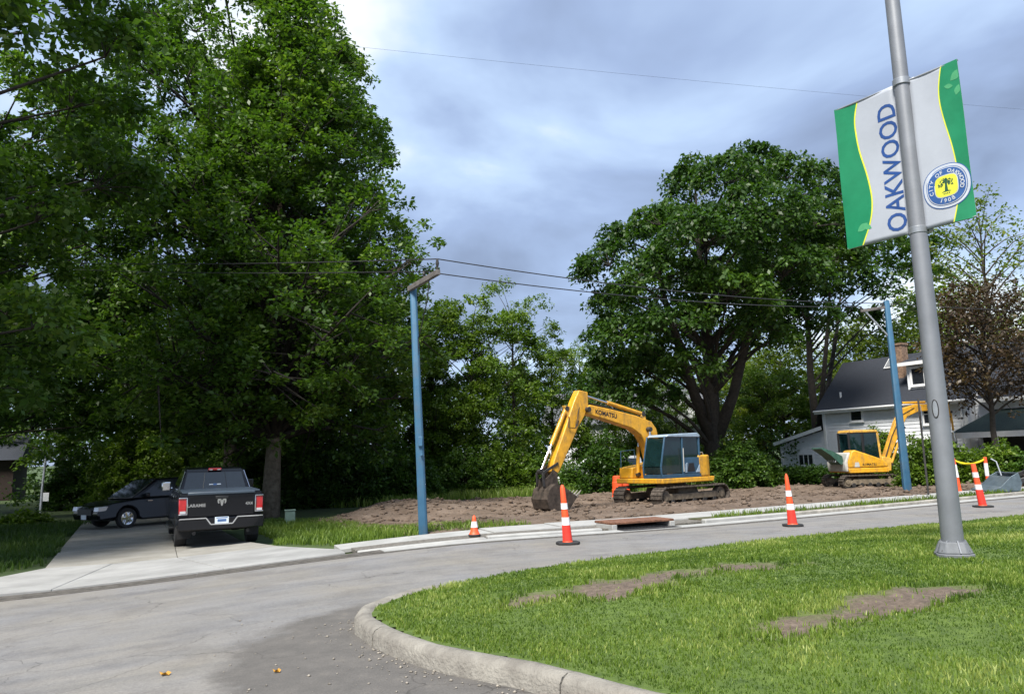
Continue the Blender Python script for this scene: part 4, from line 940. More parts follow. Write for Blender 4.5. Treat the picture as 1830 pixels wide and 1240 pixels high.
# spare green toothed bucket hung off the back of the small excavator
mat('bucket_green', (.03, .085, .06), .55, .2, var=.25)
sp_ = empty('spare_bucket', (mx-1.12, my-.35, lotz(mx, my)+1.12), R(4), 'dark green toothed bucket carried behind the small excavator', 'bucket')
bucket(sp_, [(.05, .05), (.0, .42), (-.45, .66), (-1.0, .86), (-1.04, .80), (-.55, .45), (-.1, .0)], -.45, .55, 5, MATS['bucket_green'], MATS['seal_white'], ((-.28, .30), (-.36, .12)), 'shell_body')

# ---- compact loader at the right edge: only its bucket and front show
lx, ly = gp(1779, 884, -.05); lz = Gz(lx, ly)
mat('loader_grey', (.10, .135, .16), .45, .4, var=.2); mat('loader_dark', (.02, .02, .022), .5)
ld_ = empty('compact_loader', (lx, ly, lz+.05), R(180-12), 'compact loader with blue-grey bucket at the right edge of the road', 'loader')
bucket(ld_, [(-.42, .62), (-.50, .30), (-.42, .05), (.40, .02), (.44, .06), (.1, .2), (-.2, .5)], -.8, .8, 2, MATS['loader_grey'], MATS['loader_grey'], ((.40, .03), (.48, .03)))
for yy in (-.75, .75):
    MB().bar((-.45, yy, .35), (-1.2, yy, .55), .10, .16).bar((-1.2, yy, .55), (-2.9, yy, 1.55), .10, .18).build('lift_arm', MATS['loader_dark'], ld_, bevel=.02)
    t_ = empty('crawler_track', (-1.95, 0, .0)); t_.parent = ld_; track_parts(t_, 1.7, .6, .3, yy*.9)
MB().box((-2.0, 0, .75), (1.7, 1.05, .7)).build('chassis', MATS['loader_dark'], ld_, bevel=.05)
MB().prism([(-2.4, 1.1), (-1.4, 1.1), (-1.5, 1.95), (-2.4, 1.98)], -.45, .45).build('cab', MATS['loader_dark'], ld_, bevel=.04)
MB().prism([(-2.0, .7), (-3.0, .7), (-3.0, 1.5), (-2.42, 1.6)], -.55, .55).build('engine_hood', MATS['yellow_paint'], ld_, bevel=.05)
MB().tube([(-.35, -.3, .5), (-.25, -.3, .95), (-.1, -.3, 1.05)], .02, 6).build('marker_rod', MATS['seal_white'], ld_)

# ================================================================== ROAD VEHICLES
mat('car_black', (.006, .0065, .009), .18, 0., var=.1, coat=.2, spec=.3)
mat('car_white', (.62, .64, .66), .3, var=.05, coat=.6)
mat('lamp_red', (.42, .008, .012), .15, var=.2, spec=.7, coat=1.); mat('lamp_clear', (.62, .62, .64), .15, .3, coat=1.)
mat('plate_white', (.62, .68, .74), .5); mat('plate_blue', (.06, .13, .30), .5); mat('tonneau', (.055, .075, .10), .35, var=.1)
def arch(x, r, z0, n=9): return [(x+r*math.cos(a), max(z0, .36+r*math.sin(a))) for a in np.linspace(math.pi, 0, n)]
def wheel(par, x, y, r, wd, spokes=5):
    sd = 1 if y > 0 else -1; Mx = Matrix.Rotation(-sd*math.pi/2, 4, 'X')
    e_ = empty('wheel', (x, y, r)); e_.parent = par
    MB().lathe([(r*.66, -wd/2), (r*.93, -wd/2), (r, -wd*.36), (r, wd*.36), (r*.93, wd/2), (r*.66, wd/2), (r*.66, -wd/2)], 28, Mx).build('tyre', MATS['black_rubber'], e_, smooth=True)
    mb = MB().lathe([(r*.66, -wd*.3), (r*.66, wd*.44), (r*.60, wd*.40), (r*.58, wd*.1), (r*.12, wd*.15)], 24, Mx).lathe([(.09*r/.4, wd*.1), (.09*r/.4, wd*.42)], 12, Mx)
    for k in range(spokes):
        a = 2*math.pi*k/spokes; mb.bar(Mx @ Vector((.06*math.cos(a), .06*math.sin(a), wd*.36)), Mx @ Vector((r*.62*math.cos(a), r*.62*math.sin(a), wd*.36)), .06, .04, (0, 1, 0))
    mb.build('rim', MATS['chrome'], e_, smooth=True)
def frustum(par, name, m, prof, hb, ht, zb, zt, bevel=.03):
    # greenhouse: side profile with width narrowing upward
    mb = MB().prism(prof, -1, 1)
    mb.v = [(x, y*(hb+(ht-hb)*max(0, min(1, (z-zb)/(zt-zb)))), z) for x, y, z in mb.v]
    return mb.build(name, m, par, bevel=bevel)
def side_pane(par, pts, hb, ht, zb, zt, sd, name='side_window', m='glass_dark', lift=.006):
    return pane(par, [(x, sd*(hb+(ht-hb)*(z-zb)/(zt-zb)+lift), z) for x, z in (pts if sd < 0 else pts[::-1])], m, name, .004)

# ---- black pickup, tail towards the road
z_ = -.42
tlx, tly = gp(316, 979, z_); trx, try_ = gp(455, 968, z_)
c = Vector(((tlx+trx)/2, (tly+try_)/2)); rearaxle = -1.75
pos_ = c-fd*rearaxle; HT = R(116.5)
tk = empty('pickup_truck', (pos_.x, pos_.y, Gz(c.x, c.y)+.03), HT, 'black four-door pickup truck parked tail-out on the driveway', 'pickup truck', ry=R(-1.0))
BK = MATS['car_black']
prof = [(-2.86, .62), (-2.90, .9), (-2.88, 1.36), (-1.02, 1.36), (1.15, 1.30), (1.5, 1.22), (2.55, 1.12), (2.78, .95), (2.80, .52), (2.3, .45)]+arch(1.83, .46, .45)[::-1]+[(1.2, .45), (-1.2, .45)]+arch(-1.75, .46, .5)[::-1]+[(-2.3, .52)]
mb = MB().prism(prof, -1.0, 1.0); mb.v = [(x, y*(1-.06*max(0, (z-.95)/.4)), z) for x, y, z in mb.v]; mb.build('body', BK, tk, bevel=.045, seg=3)
MB().box((0, 0, .55), (4.6, 1.5, .3)).build('chassis', MATS['black_plastic'], tk, bevel=.03)
hb, ht, zb, zt = .93, .72, 1.34, 1.93
frustum(tk, 'cab', BK, [(-1.04, 1.34), (-.80, 1.86), (-.70, 1.925), (.55, 1.945), (.72, 1.92), (1.45, 1.30)], hb, ht, zb, zt, .04)
# rear window with frame and slider
def rearP(q, z): # point on the rear slope of the cab
    t = (z-1.34)/(1.86-1.34); return Vector((-1.04+.24*t-.012, q*(hb+(ht-hb)*(z-zb)/(zt-zb)), z))
rw = pane(tk, [rearP(.86, 1.40), rearP(-.86, 1.40), rearP(-.90, 1.82), rearP(.90, 1.82)], 'glass_dark', 'rear_window', .004)
for q in (-.33, .33): MB().bar(rearP(q, 1.40)+Vector((-.006, 0, 0)), rearP(q, 1.82)+Vector((-.006, 0, 0)), .012, .008).build('window_divider', MATS['black_plastic'], rw)
MB().bar(rearP(.17, 1.50)+Vector((-.006, 0, 0)), rearP(-.17, 1.50)+Vector((-.006, 0, 0)), .004, .035).build('window_sticker', MATS['plate_white'], rw)
MB().bar(rearP(.05, 1.495)+Vector((-.009, 0, 0)), rearP(-.05, 1.495)+Vector((-.009, 0, 0)), .004, .06).build('window_sticker', MATS['plate_blue'], rw)
for sd in (-1, 1):
    MB().bar(rearP(sd*.97, 1.36)+Vector((-.012, 0, 0)), rearP(sd*1.0, 1.86)+Vector((-.012, 0, 0)), .022, .012).build('window_trim', MATS['chrome'], tk)
    side_pane(tk, [(-.90, 1.40), (-.70, 1.86), (-.02, 1.88), (-.02, 1.40)], hb, ht, zb, zt, sd); side_pane(tk, [(.06, 1.40), (.06, 1.88), (.62, 1.88), (1.22, 1.40)], hb, ht, zb, zt, sd)
    for xx in (-.25, .80): MB().box((xx, sd*.985, 1.19), (.2, .03, .035)).build('door_handle', MATS['chrome'], tk, bevel=.01)
    for xx in (-.98, .02, 1.25): MB().bar((xx, sd*.994, .60), (xx, sd*.965, 1.33), .01, .012).build('door_gap', MATS['black_plastic'], tk)
    MB().box((1.02, sd*1.13, 1.42), (.16, .24, .26)).bar((1.04, sd*.95, 1.36), (1.04, sd*1.08, 1.36), .06, .06).build('side_mirror', MATS['chrome'] if sd > 0 else BK, tk, bevel=.04)
    lm = MB().prism([(-2.91, .88), (-2.50, .88), (-2.55, 1.24), (-2.915, 1.26)], sd*.80, sd*.975).build('tail_light', MATS['lamp_red'], tk, bevel=.02)
    mb = MB()
    for p, q in (((-2.925, sd*.79, .87), (-2.925, sd*.79, 1.27)), ((-2.925, sd*.78, .875), (-2.925, sd*.98, .875)), ((-2.925, sd*.78, 1.265), (-2.925, sd*.98, 1.265))): mb.bar(p, q, .025, .025)
    mb.build('light_bezel', MATS['chrome'], lm, bevel=.006)
    MB().box((-2.925, sd*.885, .925), (.012, .13, .06)).build('reverse_lamp', MATS['lamp_clear'], lm)
    MB().tube([(-2.80, sd*.62, .42), (-2.94, sd*.62, .42)], .045, 12).build('exhaust_tip', MATS['steel_dark'], tk, smooth=True)
    MB().bar((-1.1, sd*1.03, .42), (1.15, sd*1.03, .42), .14, .06).build('side_step', MATS['black_plastic'], tk, bevel=.015)
    MB().box((2.74, sd*.74, .88), (.10, .42, .22)).build('headlight', MATS['lamp_clear'], tk, bevel=.03)
    for xw in (-1.75, 1.83): wheel(tk, xw, sd*.86, .40, .27)
    MB().box((-2.25, sd*.80, .42), (.03, .3, .36)).build('mud_flap', MATS['black_rubber'], tk)
tg = MB().prism([(-.76, .80), (.76, .80), (.76, 1.32), (-.76, 1.32)], -2.925, -2.90, 'x').build('tailgate', BK, tk, bevel=.012)
MB().prism([(-.78, 1.325), (.78, 1.325), (.78, 1.40), (-.78, 1.40)], -2.94, -2.86, 'x').build('spoiler_lip', MATS['tonneau'], tg, bevel=.02)
# emblem: a horned head in relief, lettering either side
mb = MB(); s_ = .105
head = [(-.30, .9), (-.12, .35), (0, .55), (.12, .35), (.30, .9), (.62, 1.0), (.95, .6), (.98, .0), (.75, -.45), (.55, -.3), (.62, .2), (.42, .35), (.34, -.1), (.2, -.75), (0, -1.0), (-.2, -.75), (-.34, -.1), (-.42, .35), (-.62, .2), (-.55, -.3), (-.75, -.45), (-.98, 0), (-.95, .6), (-.62, 1.0)]
mb.prism([(-p[0]*s_, 1.145+p[1]*s_) for p in head], -2.938, -2.924, 'x').build('emblem', MATS['chrome'], tg)
mb = MB(); text_mb(mb, 'LARAMIE', .105, lambda x, y: (-2.9275, .58-x, 1.075+y), .003); text_mb(mb, '4X4', .10, lambda x, y: (-2.9275, -.64-x, 1.075+y), .003); mb.build('lettering', MATS['chrome'], tg)
MB().box((-2.935, 0, 1.25), (.02, .3, .07)).build('gate_handle', MATS['black_plastic'], tg, bevel=.01)
pane(tk, [(-2.86, -.90, 1.375), (-1.08, -.90, 1.375), (-1.08, .90, 1.375), (-2.86, .90, 1.375)], 'tonneau', 'bed_cover', .03)
bm_ = MB().prism([(-.98, .50), (.98, .50), (1.0, .74), (.98, .77), (-.98, .77), (-1.0, .74)], -3.02, -2.80, 'x').build('rear_bumper', BK, tk, bevel=.03)
mb = MB()
for p, q in (((.96, .775), (.36, .775)), ((.36, .775), (.25, .62)), ((.25, .62), (-.25, .62)), ((-.25, .62), (-.36, .775)), ((-.36, .775), (-.96, .775))): mb.bar((-3.025, p[0], p[1]), (-3.025, q[0], q[1]), .028, .028)
mb.build('chrome_strip', MATS['chrome'], bm_)
lp = MB().box((-3.032, 0, .705), (.012, .32, .165)).build('licence_plate', MATS['plate_white'], tk, bevel=.004)
mb = MB(); mb.box((-3.0395, 0, .705), (.002, .20, .06)); mb.box((-3.0395, 0, .768), (.002, .26, .02)); mb.build('plate_characters', MATS['plate_blue'], lp)
hl = MB().prism([(-.17, 1.875), (.17, 1.875), (.16, 1.935), (-.16, 1.935)], -.845, -.76, 'x').build('brake_light', MATS['lamp_red'], tk, bevel=.008)
for q in (-.10, .10): MB().box((-.848, q, 1.89), (.01, .08, .022)).build('cargo_lamp', MATS['lamp_clear'], hl)
MB().tube([(1.6, -.8, 1.2), (1.62, -.8, 1.9)], .006, 6).build('antenna', MATS['black_plastic'], tk)
pane(tk, [(1.40, .84, 1.36), (1.40, -.84, 1.36), (.77, -.68, 1.88), (.77, .68, 1.88)], 'glass_dark', 'windscreen', .006)
MB().box((2.79, 0, .9), (.04, 1.0, .34)).build('grille', MATS['chrome'], tk, bevel=.02)

# ---- cars
def car(name, loc, rz, label, cat, paint, L_, W_, prof, gh, hb, ht, zb, zt, wx, wr, panes, ws, rwn, group=None):
    e_ = empty(name, loc, rz, label, cat, group); h = W_/2
    mb = MB().prism(prof, -h, h); mb.v = [(x, y*(1-.10*max(0, (z-.6)/.5)-.10*max(0, (abs(x)-L_*.38)/(L_*.12))), z) for x, y, z in mb.v]; mb.build('body', MATS[paint], e_, bevel=.06, seg=3)
    MB().box((0, 0, .42), (L_*.8, W_*.72, .3)).build('underbody', MATS['black_plastic'], e_)
    frustum(e_, 'greenhouse', MATS[paint], gh, hb, ht, zb, zt, .05)
    pane(e_, [(p[0], p[1], p[2]) for p in ws], 'glass_dark', 'windscreen', .008); pane(e_, [(p[0], p[1], p[2]) for p in rwn], 'glass_dark', 'rear_window', .008)
    for sd in (-1, 1):
        for pn in panes: side_pane(e_, pn, hb, ht, zb, zt, sd)
        for xw in wx: wheel(e_, xw, sd*(h-.12), wr, .21)
        MB().prism([(L_/2-.28, .62), (L_/2+.0, .60), (L_/2-.03, .76), (L_/2-.36, .78)], sd*(h*.58), sd*(h*.905)).build('headlight', MATS['lamp_clear'], e_, bevel=.02)
        MB().prism([(-L_/2-.005, .66), (-L_/2+.2, .66), (-L_/2+.2, .85), (-L_/2+.02, .85)], sd*(h*.58), sd*(h*.90)).build('tail_light', MATS['lamp_red'], e_, bevel=.02)
        MB().box((ws[0][0]-.45, sd*(hb+.12), zb+.10), (.13, .2, .14)).build('side_mirror', MATS[paint], e_, bevel=.03)
        for xx in (-.35, .6): MB().box((xx, sd*(h*.955), zb-.10), (.18, .03, .03)).build('door_handle', MATS['chrome'], e_, bevel=.006)
    MB().box((L_/2+.004, 0, .58), (.03, .9, .20)).build('grille', MATS['black_plastic'], e_, bevel=.01)
    MB().box((L_/2+.03, 0, .42), (.015, .32, .15)).build('licence_plate', MATS['plate_white'], e_, bevel=.003)
    MB().box((-L_/2-.01, 0, .75), (.015, .32, .15)).build('licence_plate', MATS['plate_white'], e_, bevel=.003)
    return e_
sp_prof = [(-2.35, .35), (-2.40, .6), (-2.36, .98), (-1.75, 1.02), (.95, .98), (1.9, .86), (2.32, .72), (2.38, .5), (2.32, .3)]+arch(1.40, .37, .28)[::-1]+[(.9, .25), (-.95, .25)]+arch(-1.42, .37, .28)[::-1]+[(-1.9, .3)]
wx_, wy_ = gp(225, 945, -.42); hs = R(236)
car('sedan', (wx_-1.40*math.cos(hs)+.84*math.sin(hs), wy_-1.40*math.sin(hs)-.84*math.cos(hs), Gz(wx_, wy_)+.03), hs, 'dark car facing the lawn, half hidden behind the pickup', 'car', 'car_black', 4.76, 1.86, sp_prof,
    [(-2.2, .99), (-1.75, 1.58), (-1.0, 1.66), (.25, 1.62), (1.25, .97)], .82, .66, .98, 1.66, (-1.42, 1.40), .34,
    [[(-1.7, 1.03), (-1.5, 1.52), (-.42, 1.56), (-.42, 1.03)], [(-.34, 1.03), (-.34, 1.56), (.2, 1.53), (.95, 1.03)]],
    [(1.20, .76, 1.02), (1.20, -.76, 1.02), (.31, -.63, 1.60), (.31, .63, 1.60)], [(-2.17, -.74, 1.06), (-2.17, .74, 1.06), (-1.80, .64, 1.54), (-1.80, -.64, 1.54)])
vp = [(-2.5, .35), (-2.55, .7), (-2.5, 1.15), (1.1, 1.12), (1.9, 1.0), (2.4, .85), (2.5, .6), (2.45, .32)]+arch(1.55, .38, .28)[::-1]+[(1.0, .27), (-1.0, .27)]+arch(-1.5, .38, .28)[::-1]+[(-2.0, .3)]
p = at(1072, 862, 44.5)
car('van', (p.x, p.y, Gz(p.x, p.y)), R(176), 'pale van parked beyond the lot, mostly hidden by a dark shrub', 'van', 'car_white', 5.0, 1.95, vp,
    [(-2.48, 1.1), (-2.35, 1.80), (-2.2, 1.9), (.5, 1.9), (.75, 1.85), (1.7, 1.08)], .93, .78, 1.1, 1.9, (-1.5, 1.55), .35,
    [[(-2.25, 1.2), (-2.2, 1.75), (-1.3, 1.78), (-1.3, 1.2)], [(-1.2, 1.2), (-1.2, 1.78), (-.2, 1.78), (-.2, 1.2)], [(-.1, 1.2), (-.1, 1.78), (.6, 1.76), (1.25, 1.2)]],
    [(1.64, .84, 1.16), (1.64, -.84, 1.16), (.82, -.74, 1.8), (.82, .74, 1.8)], [(-2.495, -.8, 1.2), (-2.495, .8, 1.2), (-2.39, .7, 1.75), (-2.39, -.7, 1.75)])

# ================================================================== HOUSES
mat('siding', (.72, .74, .78), .6, var=.06, scale=3); mat('trim_white', (.74, .75, .76), .5, var=.05)
mat('shingles', (.020, .024, .034), .9, var=.35, scale=22, bump=.6, bscale=30); mat('shingles_green', (.026, .045, .042), .9, var=.3, scale=20, bump=.6, bscale=30)
mat('house_glass', (.02, .024, .03), .08, var=.3, scale=1.5, spec=.8); mat('chimney_brick', (.20, .13, .09), .9, var=.4, scale=8, bump=.4)
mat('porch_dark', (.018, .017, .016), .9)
hx, hy = 19.6, 48.0; hz = Gz(hx, hy)
hs_ = empty('house', (hx, hy, hz), R(-59.3), 'pale grey clapboard house with dark roof behind the small excavator', 'house')
EV = 4.70; RUN = 2.9; RISE = 2.85
def clap(name, x0, x1, y, zb, ztop, par, m='siding', step=.2, flip=1):
    # lapped boards along x; ztop may be a function of x
    mb = MB(); z = zb; f = ztop if callable(ztop) else (lambda x: ztop)
    while z < max(f(x0), f(x1)):
        z2 = z+step; a, b_ = x0, x1
        if callable(ztop):
            xs_ = [q for q in np.linspace(x0, x1, 60) if f(q) >= z2-.02]
            if not xs_: z = z2; continue
            a, b_ = min(xs_), max(xs_)
        else: z2 = min(z2, ztop)
        mb.add([(a, y-.03*flip, z), (b_, y-.03*flip, z), (b_, y-.002*flip, z2), (a, y-.002*flip, z2), (a, y, z), (b_, y, z)], [(0, 1, 2, 3), (0, 4, 5, 1)])
        z = z2
    return mb.build(name, MATS[m], par)
def window(par, x0, x1, z0, z1, y, cols=1, rows=1, name='window'):
    g_ = pane(par, [(x0, y-.035, z0), (x1, y-.035, z0), (x1, y-.035, z1), (x0, y-.035, z1)], 'house_glass', name, .01)
    mb = MB(); t = .10
    for a, b_ in (((x0-t/2, z0-t), (x0-t/2, z1+t)), ((x1+t/2, z0-t), (x1+t/2, z1+t))): mb.box(((a[0]+b_[0])/2, y-.05, (a[1]+b_[1])/2), (t, .07, b_[1]-a[1]))
    for z in (z0-t/2, z1+t/2): mb.box(((x0+x1)/2, y-.05, z), (x1-x0-.002, .068, t))
    mb.build('frame', MATS['trim_white'], g_)
    mb = MB()
    for k in range(1, cols): mb.box((x0+(x1-x0)*k/cols, y-.055, (z0+z1)/2), (.05, .03, z1-z0))
    for k in range(1, rows): mb.box(((x0+x1)/2, y-.056, z0+(z1-z0)*k/rows), (x1-x0, .03, .05))
    if mb.v: mb.build('glazing_bar', MATS['trim_white'], g_)
    MB().box(((x0+x1)/2, y-.07, z0-t-.02), (x1-x0+.3, .14, .05)).build('sill', MATS['trim_white'], g_)
# main block x 0..8.8
MB().box((4.4, 2.9, EV/2-.1), (8.74, 5.7, EV-.2)).build('wall_core', MATS['siding'], hs_)
clap('front_siding', 0, 8.8, 0.02, 0, EV-.1, hs_)
MB().add([(0, 0.03, EV-.12), (0, 5.8, EV-.12), (0, RUN, EV+RISE-.12), (8.8, .03, EV-.12), (8.8, 5.8, EV-.12), (8.8, RUN, EV+RISE-.12)], [(0, 2, 1), (3, 4, 5)]).build('gable_wall', MATS['siding'], hs_)
mb = MB(); k_ = RISE/RUN; ov = .38
for sgn in (0, 1):
    yy = lambda y: y if sgn == 0 else 2*RUN-y
    pts = [(-.4, yy(-ov), EV-ov*k_), (9.2, yy(-ov), EV-ov*k_), (9.2, RUN, EV+RISE), (-.4, RUN, EV+RISE)]
    mb.add(pts+[(x, y, z-.12) for x, y, z in pts], [(0, 1, 2, 3), (7, 6, 5, 4), (0, 4, 5, 1), (1, 5, 6, 2), (3, 7, 4, 0)])
rf = mb.build('roof', MATS['shingles'], hs_)
MB().box((4.4, -ov-.02, EV-ov*k_-.09), (9.6, .05, .2)).build('fascia', MATS['trim_white'], rf); MB().tube([(-.4, -ov-.1, EV-ov*k_-.03), (9.2, -ov-.1, EV-ov*k_-.03)], .06, 8).build('rain_gutter', MATS['trim_white'], rf)
sk = MB().bar((3.45, RUN*.70-.05, EV+RISE*.70+.03), (3.45, RUN*.92-.05, EV+RISE*.92+.03), .75, .09).build('skylight', MATS['trim_white'], rf); MB().bar((3.45, RUN*.72-.09, EV+RISE*.72+.06), (3.45, RUN*.90-.09, EV+RISE*.90+.06), .6, .07).build('skylight_glass', MATS['galvanised'], sk)
MB().tube([(1.0, .45, EV+.35), (1.0, .45, EV+.75)], .06, 8).build('vent_pipe', MATS['trim_white'], rf)
for xx in (.0, 4.95, 8.8): MB().box((xx, -.03, EV/2-.1), (.16, .1, EV-.2)).build('corner_board', MATS['trim_white'], hs_)
MB().tube([(8.6, -.12, .0), (8.6, -.12, EV-.5), (8.6, -ov, EV-.35)], .05, 8).build('downspout', MATS['trim_white'], hs_, smooth=True)
window(hs_, 1.95, 2.65, 3.62, 4.42, .0, 1, 1); window(hs_, 6.5, 7.4, 3.2, 4.2, .0, 1, 2); window(hs_, 5.9, 7.6, .95, 2.3, .0, 2, 2)
# lean-to wing on the left
wing = lambda x: 2.42+(x+3.5)*.235
MB().prism([(-3.5, 0), (-.02, 0), (-.02, wing(0)-.06), (-3.5, wing(-3.5)-.06)], .08, 4.0).build('wing_core', MATS['siding'], hs_)
clap('wing_siding', -3.5, -.08, .06, 0, lambda x: wing(x)-.02, hs_)
mb = MB(); pts = [(-3.85, -.3, wing(-3.85)), (-.03, -.3, wing(0)), (-.03, 4.2, wing(0)), (-3.85, 4.2, wing(-3.85))]
mb.add(pts+[(x, y, z+.10) for x, y, z in pts], [(0, 1, 2, 3), (4, 7, 6, 5), (0, 4, 5, 1), (0, 3, 7, 4)]); wr_ = mb.build('wing_roof', MATS['shingles'], hs_)
MB().bar((-3.87, -.33, wing(-3.87)+.03), (-.05, -.33, wing(0)+.03), .05, .22).build('rake_board', MATS['trim_white'], wr_)
MB().box((-3.5, -.0, 1.1), (.14, .1, 2.3)).build('corner_board', MATS['trim_white'], hs_)
window(hs_, -2.15, -1.1, 1.0, 1.62, .04, 3, 1)
# dormer, chimney
MB().box((6.1, 1.35, EV+1.15), (1.35, 1.7, 1.5)).build('dormer_wall', MATS['siding'], hs_); window(hs_, 5.75, 6.45, EV+.75, EV+1.65, .5, 1, 1)
mb = MB(); pts = [(5.15, .2, EV+1.90), (7.05, .2, EV+1.90), (7.05, 2.7, EV+2.62), (5.15, 2.7, EV+2.62)]; mb.add(pts+[(x, y, z+.14) for x, y, z in pts], [(0, 1, 2, 3), (4, 7, 6, 5), (0, 4, 5, 1), (1, 5, 6, 2), (2, 6, 7, 3), (3, 7, 4, 0)])
dr_ = mb.build('dormer_roof', MATS['shingles'], hs_); MB().box((6.1, .16, EV+1.95), (1.98, .05, .2)).build('fascia', MATS['trim_white'], dr_)
MB().box((4.5, 1.6, EV+2.1), (.52, .6, 2.5)).box((4.5, 1.6, EV+3.32), (.62, .7, .12)).build('chimney', MATS['chimney_brick'], hs_)
# right-hand section and porch
MB().box((12.5, 3.6, EV/2-.1), (7.3, 5.6, EV-.2)).build('wall_core', MATS['siding'], hs_); clap('side_siding', 8.9, 16.1, .78, 0, EV-.1, hs_)
mb = MB()
for sgn in (0, 1):
    yy = lambda y: y+.7 if sgn == 0 else 2*RUN-y+.7
    pts = [(9.22, yy(-ov), EV-ov*k_), (16.4, yy(-ov), EV-ov*k_), (16.4, RUN+.7, EV+RISE), (9.22, RUN+.7, EV+RISE)]
    mb.add(pts+[(x, y, z-.12) for x, y, z in pts], [(0, 1, 2, 3), (7, 6, 5, 4), (0, 4, 5, 1), (1, 5, 6, 2), (3, 7, 4, 0)])
rf2 = mb.build('roof', MATS['shingles'], hs_); MB().box((12.8, .7-ov-.02, EV-ov*k_-.09), (7.2, .05, .2)).build('fascia', MATS['trim_white'], rf2)
mb = MB(); e_ = [(8.95, -2.0, 2.55), (13.2, -2.0, 2.55), (13.2, .74, 2.55), (8.95, .74, 2.55)]; tz = 3.75
mb.add(e_+[(9.9, .74, tz), (12.3, .74, tz)]+[(x, y, z-.1) for x, y, z in e_], [(0, 1, 5, 4), (0, 4, 3), (1, 2, 5), (6, 9, 8, 7)]); pr_ = mb.build('porch_roof', MATS['shingles_green'], hs_)
MB().box((11.07, -2.02, 2.42), (4.3, .06, .28)).box((8.93, -.6, 2.42), (.06, 2.7, .28)).build('fascia', MATS['trim_white'], pr_)
for xx in (9.1, 11.1, 13.05): MB().box((xx, -1.9, 1.15), (.16, .16, 2.3)).build('porch_column', MATS['trim_white'], hs_)
MB().box((11.1, -.6, .12), (4.3, 2.7, .24)).build('porch_floor', MATS['concrete_old'], hs_); MB().box((11.1, .70, 1.3), (3.9, .06, 2.2)).build('porch_shade_sheet', MATS['porch_dark'], hs_)  # flat near-black sheet on the wall: the porch's shade is put into its colour
# far pale house glimpsed between the trees
p = at(1120, 800, 62); fh = empty('far_house', (p.x, p.y, Gz(p.x, p.y)), R(-14), 'far pale house with grey roof glimpsed between the trees', 'house')
MB().box((0, 4, 2.3), (13, 8, 4.6)).build('wall', MATS['siding'], fh)
mb = MB().add([(-7, -.4, 4.4), (7, -.4, 4.4), (7, 4, 7.4), (-7, 4, 7.4), (7, 8.4, 4.4), (-7, 8.4, 4.4)], [(0, 1, 2, 3), (3, 2, 4, 5), (0, 3, 5), (1, 4, 2)]); mat('roof_grey', (.10, .105, .12), .9, var=.2, scale=12); mb.build('roof', MATS['roof_grey'], fh)
for xx in (-4, -1, 2.5, 5): window(fh, xx, xx+1, 1.2, 2.6, 0, 1, 2)
mb = MB().prism([(3.2, 4.0), (5.8, 4.0), (5.8, 5.6), (4.5, 6.9), (3.2, 5.6)], -.5, 3.5).build('gable', MATS['siding'], fh)
# brown cottage deep in the shade on the left, and the white post before it
p = at(-20, 880, 50); bh = empty('brown_house', (p.x-5, p.y, Gz(p.x, p.y)), R(25), 'dark brown house deep in the shade at the left edge', 'house')
mat('brown_wall', (.022, .013, .010), .9, var=.25, scale=6); MB().box((0, 3, 1.4), (11, 6, 2.8)).build('wall', MATS['brown_wall'], bh)
MB().add([(-6, -.5, 2.7), (6, -.5, 2.7), (6, 3, 4.6), (-6, 3, 4.6), (6, 6.5, 2.7), (-6, 6.5, 2.7)], [(0, 1, 2, 3), (3, 2, 4, 5), (0, 3, 5), (1, 4, 2)]).build('roof', MATS['shingles'], bh); window(bh, 1, 2.2, 1.0, 2.0, 0, 2, 1)
x, y = gp(72, 917, -.42); wp = empty('white_post', (x, y, Gz(x, y)-.06), 0, 'slender white post with a small white panel at the lawn edge', 'post')
hp = 2.75; MB().tube([(0, 0, 0), (.02, 0, 1.3), (.10, 0, hp)], [.06, .055, .05], 10).build('shaft', MATS['seal_white'], wp, smooth=True); MB().box((.26, -.05, .85), (.3, .03, .42)).build('panel', MATS['trim_white'], wp, bevel=.01)

# ================================================================== TREES AND SHRUBS
def leaf_geo(C, ax, nrm, ln, wd, rng):
    """rhombic leaves: centres C, long axis ax, rough normal nrm"""
    n = len(C); ax = ax/np.linalg.norm(ax, axis=1, keepdims=True); b = np.cross(nrm, ax); b /= np.linalg.norm(b, axis=1, keepdims=True)+1e-9
    up = np.cross(ax, b); L2 = ln[:, None]/2; W2 = wd[:, None]/2
    V = np.stack([C-ax*L2, C+b*W2+up*W2*.35-ax*L2*.1, C+ax*L2, C-b*W2+up*W2*.35-ax*L2*.1], 1).reshape(-1, 3)
    return V, np.arange(n*4).reshape(n, 4)
def crown_mesh(name, sprays, per, rs, ls, rng, droop=.35, flat=.6, tone_hi=.16):
    """sprays: (k,4) centre + tone; per leaves each, radius rs"""
    k = len(sprays); C = np.repeat(sprays[:, :3], per, 0); tn = np.repeat(sprays[:, 3], per)
    d = rng.standard_normal((k*per, 3)); d /= np.linalg.norm(d, axis=1, keepdims=True); q = rng.random(k*per)**.5
    sc_ = np.repeat(.6+.8*rng.random(k), per)
    off_ = d*(q*sc_*rs)[:, None]*np.array([1, 1, flat]); off_[:, 2] -= (off_[:, 0]**2+off_[:, 1]**2)/rs*droop
    ax = d*np.array([1, 1, .3])+rng.standard_normal((k*per, 3))*.45; ax[:, 2] -= droop*.9
    nr = rng.standard_normal((k*per, 3))*.55+np.array([0, 0, 1.]); ln = ls*(.7+.7*rng.random(k*per)); 
    V, Fq = leaf_geo(C+off_, ax, nr, ln, ln*(.5+.15*rng.random(k*per)), rng)
    tone = np.clip(tn+rng.normal(0, tone_hi, k*per), 0, 1)
    return npmesh(name, V, Fq, tone)
